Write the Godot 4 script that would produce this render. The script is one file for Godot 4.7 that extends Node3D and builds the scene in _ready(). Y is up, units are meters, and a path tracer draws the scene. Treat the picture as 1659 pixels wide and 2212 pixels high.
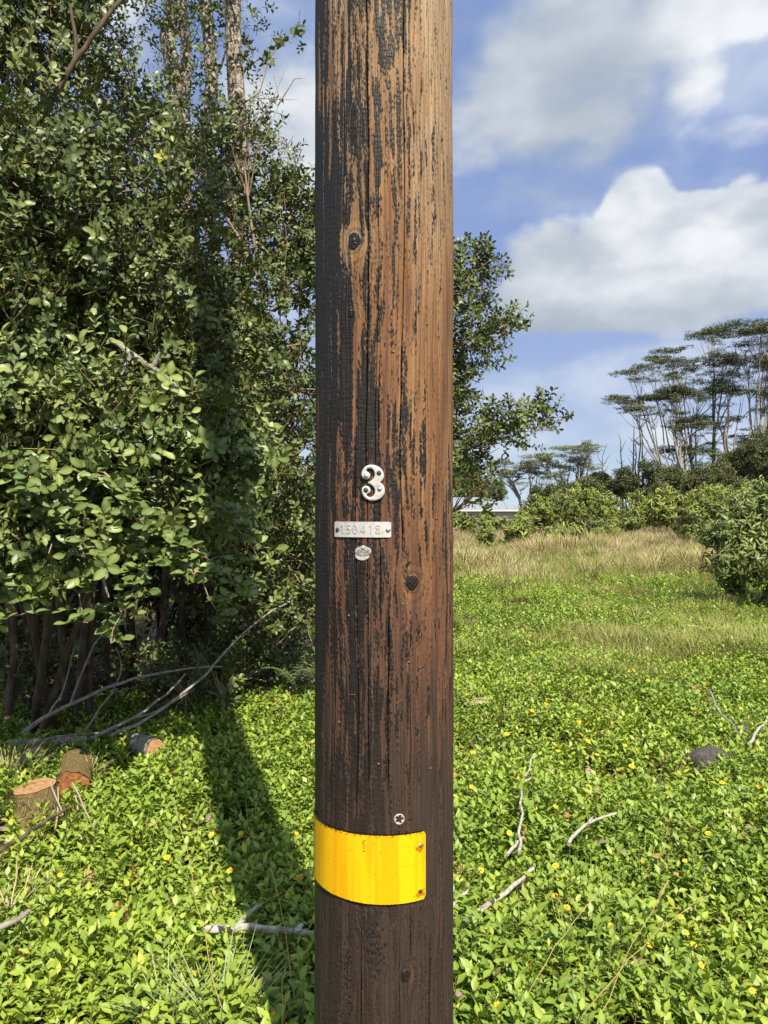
extends Node3D

# ---------------------------------------------------------------- helpers
const FPX := 1661.0          # focal length in units of a 1659 px wide copy of the photograph
const EYE := 1.6             # eye height in metres
const POLE_D := 1.68         # metres from the lens to the axis of the pole
const POLE_R := 0.15

var rng := RandomNumberGenerator.new()
var names := {}
var M := {}                  # materials

class Buf:
	var v := PackedVector3Array()
	var uv := PackedVector2Array()
	var col := PackedColorArray()
	var idx := PackedInt32Array()
	func vert(p: Vector3, t := Vector2.ZERO, c := Color.WHITE) -> int:
		v.append(p); uv.append(t); col.append(c)
		return v.size() - 1
	func tri(a: int, b: int, c: int) -> void:
		idx.append(a); idx.append(b); idx.append(c)
	func quad(a: int, b: int, c: int, d: int) -> void:
		tri(a, b, c); tri(a, c, d)
	func mesh() -> ArrayMesh:
		var n := PackedVector3Array()
		n.resize(v.size())
		for k in range(0, idx.size(), 3):
			var a := idx[k]
			var b := idx[k + 1]
			var c := idx[k + 2]
			var f := (v[c] - v[a]).cross(v[b] - v[a])
			n[a] += f
			n[b] += f
			n[c] += f
		for k in n.size():
			n[k] = n[k].normalized() if n[k].length_squared() > 1e-24 else Vector3.UP
		var arr := []
		arr.resize(Mesh.ARRAY_MAX)
		arr[Mesh.ARRAY_VERTEX] = v
		arr[Mesh.ARRAY_NORMAL] = n
		arr[Mesh.ARRAY_TEX_UV] = uv
		arr[Mesh.ARRAY_COLOR] = col
		arr[Mesh.ARRAY_INDEX] = idx
		var m := ArrayMesh.new()
		m.add_surface_from_arrays(Mesh.PRIMITIVE_TRIANGLES, arr)
		return m

# a direction in the photograph and a distance along the view axis -> a point
func at(px: float, py: float, d: float) -> Vector3:
	return Vector3((px - 829.5) / FPX * d, EYE - (py - 1106.0) / FPX * d, -d)

# where that direction meets the ground (lifted by h)
func on_ground(px: float, py: float, h := 0.0) -> Vector3:
	return at(px, py, (EYE - h) * FPX / (py - 1106.0))

func rf(a: float, b: float) -> float:
	return rng.randf_range(a, b)

func rdir() -> Vector3:
	var z := rf(-1, 1)
	var a := rf(0, TAU)
	var s := sqrt(1 - z * z)
	return Vector3(s * cos(a), z, s * sin(a))

func lin(r: float, g: float, b: float) -> Color:
	return Color(r, g, b).linear_to_srgb()

func numbered(called: String) -> String:
	if not names.has(called):
		names[called] = 0
		return called
	names[called] += 1
	return "%s_%03d" % [called, names[called]]

func tag(o: Node3D, label: String, category: String, group := "") -> Node3D:
	o.set_meta("label", label)
	o.set_meta("category", category)
	if group != "":
		o.set_meta("group", group)
	return o

func thing(called: String, label: String, category: String, where := Vector3.ZERO, group := "") -> Node3D:
	var o := Node3D.new()
	o.name = numbered(called)
	o.position = where
	add_child(o)
	tag(o, label, category, group)
	return o

func part(called: String, mesh: Mesh, m: Material, parent: Node3D = null, where := Transform3D()) -> MeshInstance3D:
	var o := MeshInstance3D.new()
	o.mesh = mesh
	o.material_override = m
	o.transform = where
	if parent == null:
		o.name = numbered(called)
		add_child(o)
	else:
		o.name = called
		parent.add_child(o, true)
	return o

func structure(called: String, mesh: Mesh, m: Material) -> MeshInstance3D:
	var o := part(called, mesh, m)
	o.set_meta("kind", "structure")
	return o

func many(called: String, mesh: Mesh, m: Material, xf: Array, cols: Array, parent: Node3D) -> MultiMeshInstance3D:
	var mm := MultiMesh.new()
	mm.transform_format = MultiMesh.TRANSFORM_3D
	mm.use_colors = true
	mm.mesh = mesh
	mm.instance_count = xf.size()
	for k in xf.size():
		mm.set_instance_transform(k, xf[k])
		mm.set_instance_color(k, cols[k])
	var o := MultiMeshInstance3D.new()
	o.multimesh = mm
	o.material_override = m
	o.name = called
	o.set_meta("kind", "stuff")
	parent.add_child(o, true)
	return o

func basis_y(y: Vector3, spin: float, s := 1.0) -> Basis:
	y = y.normalized()
	var x := y.cross(Vector3(0.31, 0.2, 0.93)).normalized()
	var b := Basis(x, y, x.cross(y))
	return b.rotated(y, spin).scaled(Vector3(s, s, s)) if s == 1.0 else Basis(b.rotated(y, spin).x * s, y * s, b.rotated(y, spin).z * s)

# a bent tube through points, one radius each
func tube(b: Buf, pts: Array, radii: Array, sides := 7, c := Color.WHITE, lump := 0.0, cap := true) -> void:
	var n := pts.size()
	var t0: Vector3 = (pts[1] - pts[0]).normalized()
	var x := t0.cross(Vector3(0.3, 0.1, 0.95)).normalized()
	var prev := -1
	var along := 0.0
	for i in n:
		var p: Vector3 = pts[i]
		var t: Vector3
		if i == 0:
			t = t0
		elif i == n - 1:
			t = (p - pts[i - 1]).normalized()
		else:
			t = ((pts[i + 1] - pts[i - 1]) as Vector3).normalized()
		if i > 0:
			along += p.distance_to(pts[i - 1])
		x = (x - t * x.dot(t)).normalized()
		var y := t.cross(x)
		var first := b.v.size()
		for k in sides:
			var a := TAU * k / sides
			var r: float = radii[i] * (1.0 + (rf(-lump, lump) if lump > 0.0 else 0.0))
			b.vert(p + (x * cos(a) + y * sin(a)) * r, Vector2(float(k) / sides, along), c)
		if prev >= 0:
			for k in sides:
				var k2 := (k + 1) % sides
				b.quad(prev + k, first + k, first + k2, prev + k2)
		prev = first
	if cap:
		for e in 2:
			var p: Vector3 = pts[0] if e == 0 else pts[n - 1]
			var m := b.vert(p, Vector2.ZERO, c)
			var ring := []
			var start := (b.v.size() - 1 - n * sides) if e == 0 else (prev)
			if e == 1:
				start = prev
			for k in sides:
				ring.append(b.vert(b.v[start + k], Vector2.ZERO, c))
			for k in sides:
				if e == 0:
					b.tri(m, ring[k], ring[(k + 1) % sides])
				else:
					b.tri(m, ring[(k + 1) % sides], ring[k])

# a curved path between two points with a sag and a little wander
func path(a: Vector3, z: Vector3, n: int, bend: Vector3, wander: float) -> Array:
	var out := []
	for i in n + 1:
		var t := float(i) / n
		var p := a.lerp(z, t) + bend * (4.0 * t * (1.0 - t))
		if i > 0 and i < n:
			p += rdir() * wander
		out.append(p)
	return out

func taper(r0: float, r1: float, n: int) -> Array:
	var out := []
	for i in n + 1:
		out.append(lerpf(r0, r1, float(i) / n))
	return out

# one leaf: base at p, running along d, face n up; folded on its midrib and bent down
func leaf(b: Buf, p: Vector3, d: Vector3, n: Vector3, length: float, width: float, droop: float, fold: float, c: Color, shape: Array) -> void:
	d = d.normalized()
	var side := d.cross(n).normalized()
	n = side.cross(d).normalized()
	var segs := shape.size() - 1
	var lp := -1
	var lm := -1
	var lq := -1
	for i in segs + 1:
		var t := float(i) / segs
		var mid := p + d * (length * t) - n * (droop * length * t * t)
		var w: float = shape[i] * width * 0.5
		var cc := c.darkened(0.12 * (1.0 - t))
		if w <= 0.0001:
			var e := b.vert(mid, Vector2(0.5, t), cc)
			if i > 0:
				b.tri(lm, lp, e)
				b.tri(lm, e, lq)
			lp = e; lm = e; lq = e
		else:
			var q := b.vert(mid - side * w + n * (fold * w), Vector2(0, t), c)
			var m := b.vert(mid, Vector2(0.5, t), cc.lightened(0.08))
			var r := b.vert(mid + side * w + n * (fold * w), Vector2(1, t), c)
			if i == 0:
				pass
			elif lp == lm:
				b.tri(lm, q, m)
				b.tri(lm, m, r)
			else:
				b.quad(lp, q, m, lm)
				b.quad(lm, m, r, lq)
			lp = q; lm = m; lq = r

const OVAL := [0.0, 0.5, 0.88, 1.0, 0.8, 0.0]
const LANCE := [0.0, 0.75, 1.0, 0.62, 0.0]
const WEDGE := [0.0, 0.4, 0.82, 1.0, 0.72, 0.36, 0.0]

func noise_img(w: int, h: int, freq: float, oct: int, sd: int, w2 := 0, h2 := 0) -> PackedByteArray:
	var f := FastNoiseLite.new()
	f.noise_type = FastNoiseLite.TYPE_SIMPLEX_SMOOTH
	f.frequency = freq
	f.fractal_octaves = oct
	f.seed = sd
	var im := f.get_image(w, h)
	im.convert(Image.FORMAT_L8)
	if w2 > 0:
		im.resize(w2, h2, Image.INTERPOLATE_CUBIC)
	return im.get_data()

func noise_tex(freq: float, oct: int, sd: int, ramp: Array, size := 512) -> NoiseTexture2D:
	var f := FastNoiseLite.new()
	f.frequency = freq
	f.fractal_octaves = oct
	f.seed = sd
	var t := NoiseTexture2D.new()
	t.width = size
	t.height = size
	t.seamless = true
	t.noise = f
	if ramp.size():
		var g := Gradient.new()
		var offs := PackedFloat32Array()
		var cs := PackedColorArray()
		for k in ramp.size():
			offs.append(float(k) / (ramp.size() - 1))
			cs.append(ramp[k])
		g.offsets = offs
		g.colors = cs
		t.color_ramp = g
	return t

func mat(c: Color, rough: float, spec := 0.5) -> StandardMaterial3D:
	var m := StandardMaterial3D.new()
	m.albedo_color = c
	m.roughness = rough
	m.metallic_specular = spec
	return m

func leaf_mat(rough: float, spec: float, back: Color) -> StandardMaterial3D:
	var m := mat(Color.WHITE, rough, spec)
	m.vertex_color_use_as_albedo = true
	m.backlight_enabled = true
	m.backlight = back
	m.cull_mode = BaseMaterial3D.CULL_DISABLED
	return m

func bark_mat(ramp: Array, scale: Vector3, freq := 0.02, bump := 0.4) -> StandardMaterial3D:
	var m := mat(Color.WHITE, 0.85, 0.35)
	m.albedo_texture = noise_tex(freq, 5, 11 + ramp.size(), ramp, 256)
	m.uv1_triplanar = true
	m.uv1_world_triplanar = true
	m.uv1_scale = scale
	m.heightmap_enabled = true
	m.heightmap_texture = noise_tex(freq * 1.6, 4, 5, [], 256)
	m.heightmap_scale = bump
	return m

# ---------------------------------------------------------------- scene
func _ready() -> void:
	rng.seed = 20240611
	camera_and_light()
	make_materials()
	ground()
	make_leaf_meshes()
	utility_pole()
	hedge()
	far_field()
	ground_plants()
	litter()
	print("done ", Time.get_ticks_msec())

func camera_and_light() -> void:
	var cam := Camera3D.new()
	cam.name = "camera"
	cam.fov = rad_to_deg(2.0 * atan(1106.0 / FPX))
	cam.near = 0.05
	cam.far = 3000.0
	cam.position = Vector3(0, EYE, 0)
	add_child(cam)
	cam.current = true
	var sun := DirectionalLight3D.new()
	sun.name = "sun"
	sun.light_energy = 1.6
	sun.light_color = Color(1.0, 0.95, 0.86)
	sun.light_angular_distance = 0.53
	sun.shadow_enabled = true
	add_child(sun)
	sun.look_at_from_position(Vector3.ZERO, -Vector3(0.19, 0.78, 0.595), Vector3.UP)
	var env := Environment.new()
	env.background_mode = Environment.BG_SKY
	env.tonemap_mode = Environment.TONE_MAPPER_LINEAR
	env.tonemap_exposure = 1.6
	env.sdfgi_enabled = true
	env.ssao_enabled = true
	env.ssil_enabled = true
	var sky := Sky.new()
	var sm := PanoramaSkyMaterial.new()
	sm.panorama = sky_texture()
	sm.energy_multiplier = 1.0
	sky.sky_material = sm
	env.sky = sky
	env.background_energy_multiplier = 0.64
	var we := WorldEnvironment.new()
	we.name = "environment"
	we.environment = env
	add_child(we)

# clouds: masses at directions (degrees right of north, degrees up), each broken up by noise; the same field goes on all round
var cloud_n1 := FastNoiseLite.new()
var cloud_n2 := FastNoiseLite.new()
var cloud_puff := FastNoiseLite.new()
var cloud_masses := []

func sky_rect(W: int, H: int, i0: int, i1: int, j0: int, j1: int) -> Image:
	var data := PackedByteArray()
	var w2 := i1 - i0
	data.resize(w2 * (j1 - j0) * 3)
	for j in range(j0, j1):
		var el := (0.5 - (j + 0.5) / H) * 180.0
		var ce := cos(deg_to_rad(el))
		var se := sin(deg_to_rad(el))
		var up := clampf(se, 0.0, 1.0)
		var k := pow(1.0 - up, 2.4)
		var br := lerpf(0.51, 0.83, k * k)
		var bg := lerpf(0.605, 0.90, k * k)
		var bb := lerpf(0.78, 0.94, k)
		for i in range(i0, i1):
			var o := ((j - j0) * w2 + i - i0) * 3
			if el < -1.0:
				data[o] = 120
				data[o + 1] = 125
				data[o + 2] = 110
				continue
			var az := (i + 0.5) / W * 360.0
			if az > 180.0:
				az -= 360.0
			var a := deg_to_rad(az)
			var q := Vector3(sin(a) * ce, se * 1.7, -cos(a) * ce)
			var f := cloud_n1.get_noise_3dv(q)
			var g := cloud_n2.get_noise_3dv(q)
			var puff := -cloud_puff.get_noise_3dv(q) - 0.55
			var dens := 0.0
			var grey := 0.0
			var crisp := 0.0
			var wsum := 0.12
			if absf(az) < 42.0 and el < 52.0:
				for m in cloud_masses:
					var dx: float = (az - m[0]) / m[2]
					var dy: float = (el - m[1]) / m[3]
					var r2 := dx * dx + dy * dy
					if r2 < 2.5:
						var w: float = m[4] * maxf(0.0, 1.0 - r2 * 0.62)
						dens = maxf(dens, w) + 0.25 * minf(dens, w)
						grey += w * (m[5] * clampf(0.75 - dy * 0.45, 0.0, 1.15))
						crisp += w * m[6]
						wsum += w
			var inside := clampf((42.0 - absf(az)) / 8.0, 0.0, 1.0) * clampf((52.0 - el) / 8.0, 0.0, 1.0)
			var gen := clampf(0.42 + f * 1.3, 0.0, 1.0)
			dens = lerpf(gen, dens, inside)
			grey = lerpf(0.35 + g * 0.5, grey / wsum, inside)
			crisp = lerpf(0.5, crisp / wsum, inside)
			var t := clampf((dens * 1.15 + f * lerpf(0.62, 0.40, crisp) + g * 0.42 + puff * 0.75 * crisp - 0.22) / lerpf(0.66, 0.26, crisp), 0.0, 1.0)
			t = t * t * (3.0 - 2.0 * t)
			# thin high veil
			t = maxf(t, 0.52 * smoothstep(-0.25, 1.0, 0.32 + g * 1.0 + f * 0.5))
			var sh := 1.0 - exp(-1.35 * log(1.0 + exp(6.0 * (grey + (0.5 - dens) * 0.1 - f * 0.5 - g * 0.7 - puff * 0.9 * crisp + 0.08))) / 6.0)
			data[o] = int(255.0 * lerpf(br, lerpf(0.965, 0.62, sh), t))
			data[o + 1] = int(255.0 * lerpf(bg, lerpf(0.975, 0.67, sh), t))
			data[o + 2] = int(255.0 * lerpf(bb, lerpf(0.985, 0.74, sh), t))
	return Image.create_from_data(w2, j1 - j0, false, Image.FORMAT_RGB8, data)

func sky_texture() -> ImageTexture:
	cloud_n1.seed = 7
	cloud_n1.frequency = 2.2
	cloud_n1.fractal_octaves = 6
	cloud_n2.seed = 31
	cloud_n2.frequency = 7.0
	cloud_n2.fractal_octaves = 6
	cloud_puff.seed = 4
	cloud_puff.noise_type = FastNoiseLite.TYPE_CELLULAR
	cloud_puff.cellular_return_type = FastNoiseLite.RETURN_DISTANCE
	cloud_puff.frequency = 15.0
	cloud_puff.fractal_octaves = 4
	# [column, row, half width, half height, density, grey, crispness] as read off the photograph, turned into angles
	for q in [[1205, 135, 245, 215, 0.88, 1.1, 0.0], [1020, 260, 130, 140, 0.6, 0.3, 0.1], [1330, 50, 150, 100, 0.6, 0.8, 0.0], [1640, 20, 150, 90, 1.0, 0.1, 0.3], [1480, 180, 85, 130, 0.5, 0.15, 0.1], [1610, 345, 130, 45, 0.5, 0.1, 0.1],
			[1240, 600, 190, 125, 1.05, 0.60, 0.7], [1385, 475, 80, 85, 1.05, 0.05, 1.0], [1500, 515, 70, 75, 1.0, 0.2, 1.0], [1420, 620, 160, 110, 1.1, 0.5, 0.8], [1625, 560, 120, 120, 1.1, 0.3, 1.0], [1180, 660, 150, 60, 0.9, 0.95, 0.3],
			[1130, 520, 70, 60, 0.6, 0.3, 0.5], [1560, 670, 170, 55, 0.7, 0.65, 0.3], [1100, 690, 160, 60, 0.7, 0.6, 0.2], [600, 260, 190, 230, 0.8, 0.35, 0.2], [250, 40, 160, 150, 0.6, 0.3, 0.2], [1250, 960, 500, 55, 0.55, 0.05, 0.0], [820, 560, 150, 120, 0.7, 0.3, 0.3]]:
		cloud_masses.append([rad_to_deg(atan((q[0] - 830.0) / FPX)), rad_to_deg(atan((1106.0 - q[1]) / FPX)) * 0.97, q[2] / FPX * 54.0, q[3] / FPX * 54.0, q[4], q[5], q[6]])
	var full := sky_rect(1024, 512, 0, 1024, 0, 512)
	full.resize(4096, 2048, Image.INTERPOLATE_CUBIC)
	# the same field again, finely, over the part where a cloud edge shows large
	for r in [[0, 440], [3980, 4096]]:
		var fine := sky_rect(4096, 2048, r[0], r[1], 560, 1024)
		full.blit_rect(fine, Rect2i(0, 0, r[1] - r[0], 464), Vector2i(r[0], 560))
	return ImageTexture.create_from_image(full)

func make_materials() -> void:
	M.guava = leaf_mat(0.42, 0.42, Color(0.30, 0.34, 0.10))
	M.creeper = leaf_mat(0.44, 0.45, Color(0.66, 0.72, 0.14))
	M.matte_leaf = leaf_mat(0.55, 0.4, Color(0.35, 0.38, 0.12))
	M.grass = leaf_mat(0.6, 0.35, Color(0.45, 0.45, 0.2))
	M.petal = leaf_mat(0.6, 0.3, Color(0.5, 0.4, 0.1))
	M.twig = bark_mat([lin(0.16, 0.11, 0.075), lin(0.32, 0.24, 0.17), lin(0.46, 0.38, 0.30)], Vector3(3, 1.2, 3))
	M.brown_bark = bark_mat([lin(0.035, 0.026, 0.02), lin(0.09, 0.064, 0.046), lin(0.20, 0.15, 0.11)], Vector3(2.5, 1.0, 2.5))
	M.pale_bark = bark_mat([lin(0.07, 0.055, 0.045), lin(0.20, 0.165, 0.135), lin(0.42, 0.38, 0.33), lin(0.52, 0.48, 0.43)], Vector3(2.2, 0.9, 2.2), 0.03, 3.0)
	M.dead_wood = bark_mat([lin(0.11, 0.095, 0.08), lin(0.29, 0.265, 0.24), lin(0.46, 0.435, 0.40)], Vector3(4, 4, 4), 0.02, 0.3)
	M.white_wood = bark_mat([lin(0.16, 0.14, 0.12), lin(0.42, 0.39, 0.36), lin(0.60, 0.57, 0.54)], Vector3(5, 5, 5), 0.02, 0.3)
	M.albizia_bark = bark_mat([lin(0.20, 0.19, 0.17), lin(0.31, 0.295, 0.27), lin(0.42, 0.40, 0.37)], Vector3(0.4, 0.3, 0.4))
	M.moss_bark = bark_mat([lin(0.05, 0.035, 0.02), lin(0.14, 0.09, 0.045), lin(0.20, 0.16, 0.06), lin(0.09, 0.11, 0.03)], Vector3(6, 3, 6), 0.03, 1.0)
	M.cut_wood = bark_mat([lin(0.26, 0.14, 0.07), lin(0.42, 0.245, 0.12), lin(0.52, 0.34, 0.19)], Vector3(4, 4, 4), 0.03, 0.3)
	M.cut_wood.vertex_color_use_as_albedo = true
	M.cut_stem = mat(lin(0.33, 0.28, 0.21), 0.8)
	M.red_cut_wood = bark_mat([lin(0.10, 0.045, 0.022), lin(0.34, 0.13, 0.05), lin(0.50, 0.25, 0.11)], Vector3(4, 4, 4), 0.02, 0.5)
	M.red_cut_wood.vertex_color_use_as_albedo = true
	M.rock = bark_mat([lin(0.04, 0.04, 0.04), lin(0.11, 0.10, 0.10), lin(0.20, 0.19, 0.18)], Vector3(6, 6, 6), 0.04, 2.0)

func ground_h(x: float, z: float) -> float:
	var h := 0.045 * sin(x * 1.9 + z * 0.7) * cos(z * 1.3 - 0.5 * x) + 0.03 * sin(x * 4.1 + 1.7) * sin(z * 3.3)
	return h * clampf(40.0 / (10.0 + absf(z)), 0.0, 1.0) - 0.05

func ground() -> void:
	var b := Buf.new()
	var zs := []
	var z := 6.0
	while z > -2500.0:
		zs.append(z)
		var d := -z
		z -= 0.12 if d < 8.0 else (0.3 if d < 20.0 else maxf(0.8, d * 0.06))
	var nx := 120
	for r in zs.size():
		var half: float = 6.0 + absf(zs[r]) * 1.6
		for i in nx + 1:
			var x := lerpf(-half, half, float(i) / nx)
			var y := ground_h(x, zs[r])
			b.vert(Vector3(x, y, zs[r]), Vector2(x, zs[r]))
	for r in zs.size() - 1:
		for i in nx:
			var a := r * (nx + 1) + i
			b.quad(a, a + nx + 1, a + nx + 2, a + 1)
	var m := mat(Color.WHITE, 0.95, 0.2)
	m.albedo_texture = noise_tex(0.03, 5, 3, [lin(0.02, 0.015, 0.01), lin(0.06, 0.045, 0.025), lin(0.10, 0.09, 0.04), lin(0.12, 0.14, 0.045)], 512)
	m.uv1_triplanar = true
	m.uv1_world_triplanar = true
	m.uv1_scale = Vector3(0.9, 0.9, 0.9)
	m.heightmap_enabled = true
	m.heightmap_texture = noise_tex(0.06, 4, 9, [], 256)
	m.heightmap_scale = 2.0
	structure("ground", b.mesh(), m)

# ---------------------------------------------------------------- leaves and sprigs
var guava_sprigs := []
var creeper_sprigs := []
var lychee_sprigs := []
var clumps := []
var feather := []
var guava_leaf: Array = []

func make_leaf_meshes() -> void:
	for k in 4:
		var b := Buf.new()
		var n := 9 + k
		tube(b, [Vector3.ZERO, Vector3(0.006, 0.08, 0.004), Vector3(0.0, 0.17, -0.005)], [0.0035, 0.0026, 0.0012], 4, Color(0.16, 0.12, 0.07), 0.0, false)
		for i in n:
			var t := 0.25 + 0.75 * i / (n - 1)
			var a := i * 2.4 + rf(-0.4, 0.4)
			var out := Vector3(cos(a), 0.0, sin(a))
			var lift := lerpf(0.1, 1.1, t * t) + rf(-0.3, 0.3)
			var d := (out + Vector3(0, lift, 0)).normalized()
			var nn := (Vector3(0, 1, 0) - out * lift * 0.8 + rdir() * 0.35).normalized()
			var s := rf(0.8, 1.15)
			var c := Color(0.062, 0.104, 0.020).lerp(Color(0.106, 0.158, 0.030), rf(0, 1))
			leaf(b, Vector3(0, 0.17 * t, 0) + out * 0.004, d, nn, 0.056 * s, 0.030 * s, rf(0.0, 0.4), rf(0.05, 0.35), c, OVAL)
		guava_sprigs.append(b.mesh())
	for k in 3:
		var b := Buf.new()
		leaf(b, Vector3.ZERO, Vector3(0, 0, 1), Vector3.UP, 0.078, 0.042, 0.08 + 0.1 * k, 0.12 + 0.1 * k, Color(0.105, 0.165, 0.030), [0.0, 0.45, 0.82, 1.0, 0.92, 0.6, 0.0])
		guava_leaf.append(b.mesh())
	# ground creeper: a leaning stem with pairs of toothed leaves
	for k in 5:
		var b := Buf.new()
		var h := 0.075 + 0.015 * k
		tube(b, [Vector3(0, -0.05, 0), Vector3(0.004, h * 0.5, 0.0), Vector3(0, h, 0.003)], [0.0022, 0.002, 0.0015], 4, Color(0.16, 0.15, 0.05), 0.0, false)
		var pairs := 4 + k % 2
		for i in pairs:
			var t := float(i + 1) / pairs
			var a0 := i * 1.57 + rf(-0.3, 0.3)
			for s2 in 2:
				var a := a0 + PI * s2
				var out := Vector3(cos(a), 0, sin(a))
				var lift := lerpf(0.15, 0.85, t) + rf(-0.2, 0.3)
				var s := lerpf(1.15, 0.8, t) * rf(0.85, 1.15)
				var c := Color(0.180, 0.300, 0.018).lerp(Color(0.305, 0.415, 0.034), rf(0, 1))
				leaf(b, Vector3(0, h * t, 0), out + Vector3(0, lift, 0), Vector3.UP - out * lift * 0.6 + rdir() * 0.3, 0.050 * s, 0.025 * s, rf(0.05, 0.35), rf(0.05, 0.45), c, WEDGE)
		creeper_sprigs.append(b.mesh())
	# lychee-like drooping leaves
	for k in 3:
		var b := Buf.new()
		tube(b, [Vector3.ZERO, Vector3(0, 0.16, 0.02), Vector3(0.01, 0.26, 0.06)], [0.006, 0.004, 0.002], 4, Color(0.15, 0.10, 0.06), 0.0, false)
		for i in 12:
			var t := 0.35 + 0.65 * i / 11.0
			var a := i * 2.4 + rf(-0.4, 0.4)
			var out := Vector3(cos(a), rf(-0.9, 0.15), sin(a))
			var c := Color(0.080, 0.125, 0.026).lerp(Color(0.155, 0.205, 0.045), rf(0, 1))
			leaf(b, Vector3(0, 0.26 * t, 0.06 * t * t), out, Vector3.UP + rdir() * 0.3, rf(0.12, 0.17), rf(0.034, 0.046), rf(0.2, 0.6), rf(0.1, 0.5), c, LANCE)
		lychee_sprigs.append(b.mesh())
	# foliage clump for trees far behind: many loose leaf faces
	for k in 3:
		var b := Buf.new()
		for i in 46:
			var p := rdir() * pow(rf(0, 1), 0.5)
			p.y *= 0.6
			leaf(b, p * 0.5, rdir() + Vector3(0, -0.2, 0), Vector3.UP + rdir() * 0.9, rf(0.14, 0.26), rf(0.09, 0.15), 0.3, 0.2, Color(0.7, 0.75, 0.7).lerp(Color(1.15, 1.1, 1.0), rf(0, 1)), [0.0, 1.0, 0.0])
		clumps.append(b.mesh())
	# flat feathery clump of an umbrella canopy
	for k in 3:
		var b := Buf.new()
		for i in 60:
			var r := sqrt(rf(0, 1))
			var a := rf(0, TAU)
			var p := Vector3(cos(a) * r, rf(-0.12, 0.16), sin(a) * r)
			leaf(b, p * 0.75, Vector3(cos(a + rf(-1, 1)), rf(-0.4, 0.4), sin(a + rf(-1, 1))), Vector3.UP + rdir() * 0.7, rf(0.16, 0.34), rf(0.07, 0.13), 0.2, 0.1, Color(0.7, 0.75, 0.7).lerp(Color(1.15, 1.1, 1.0), rf(0, 1)), [0.0, 1.0, 0.0])
		feather.append(b.mesh())

# ---------------------------------------------------------------- the pole
func pole_r(y: float) -> float:
	return POLE_R * (1.0 + 0.011 * (1.6 - y) / 2.0)

func on_pole(deg: float, y: float, out := 0.0) -> Transform3D:
	var a := deg_to_rad(deg)
	var n := Vector3(sin(a), 0, cos(a))
	return Transform3D(Basis(Vector3(cos(a), 0, -sin(a)), Vector3.UP, n), Vector3(0, y, 0) + n * (pole_r(y) + out))

func pole_angle(px: float) -> float:
	return rad_to_deg(asin(clampf((px - 831.0) / 149.5, -1.0, 1.0)))

func pole_y(px: float, py: float) -> float:
	var a := deg_to_rad(pole_angle(px))
	return EYE - (py - 1106.0) / FPX * (POLE_D - POLE_R * cos(a))

const KNOTS := [[772, 520, 17.0], [766, 674, 9.0], [888, 1258, 15.0], [873, 2106, 11.0]]

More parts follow.
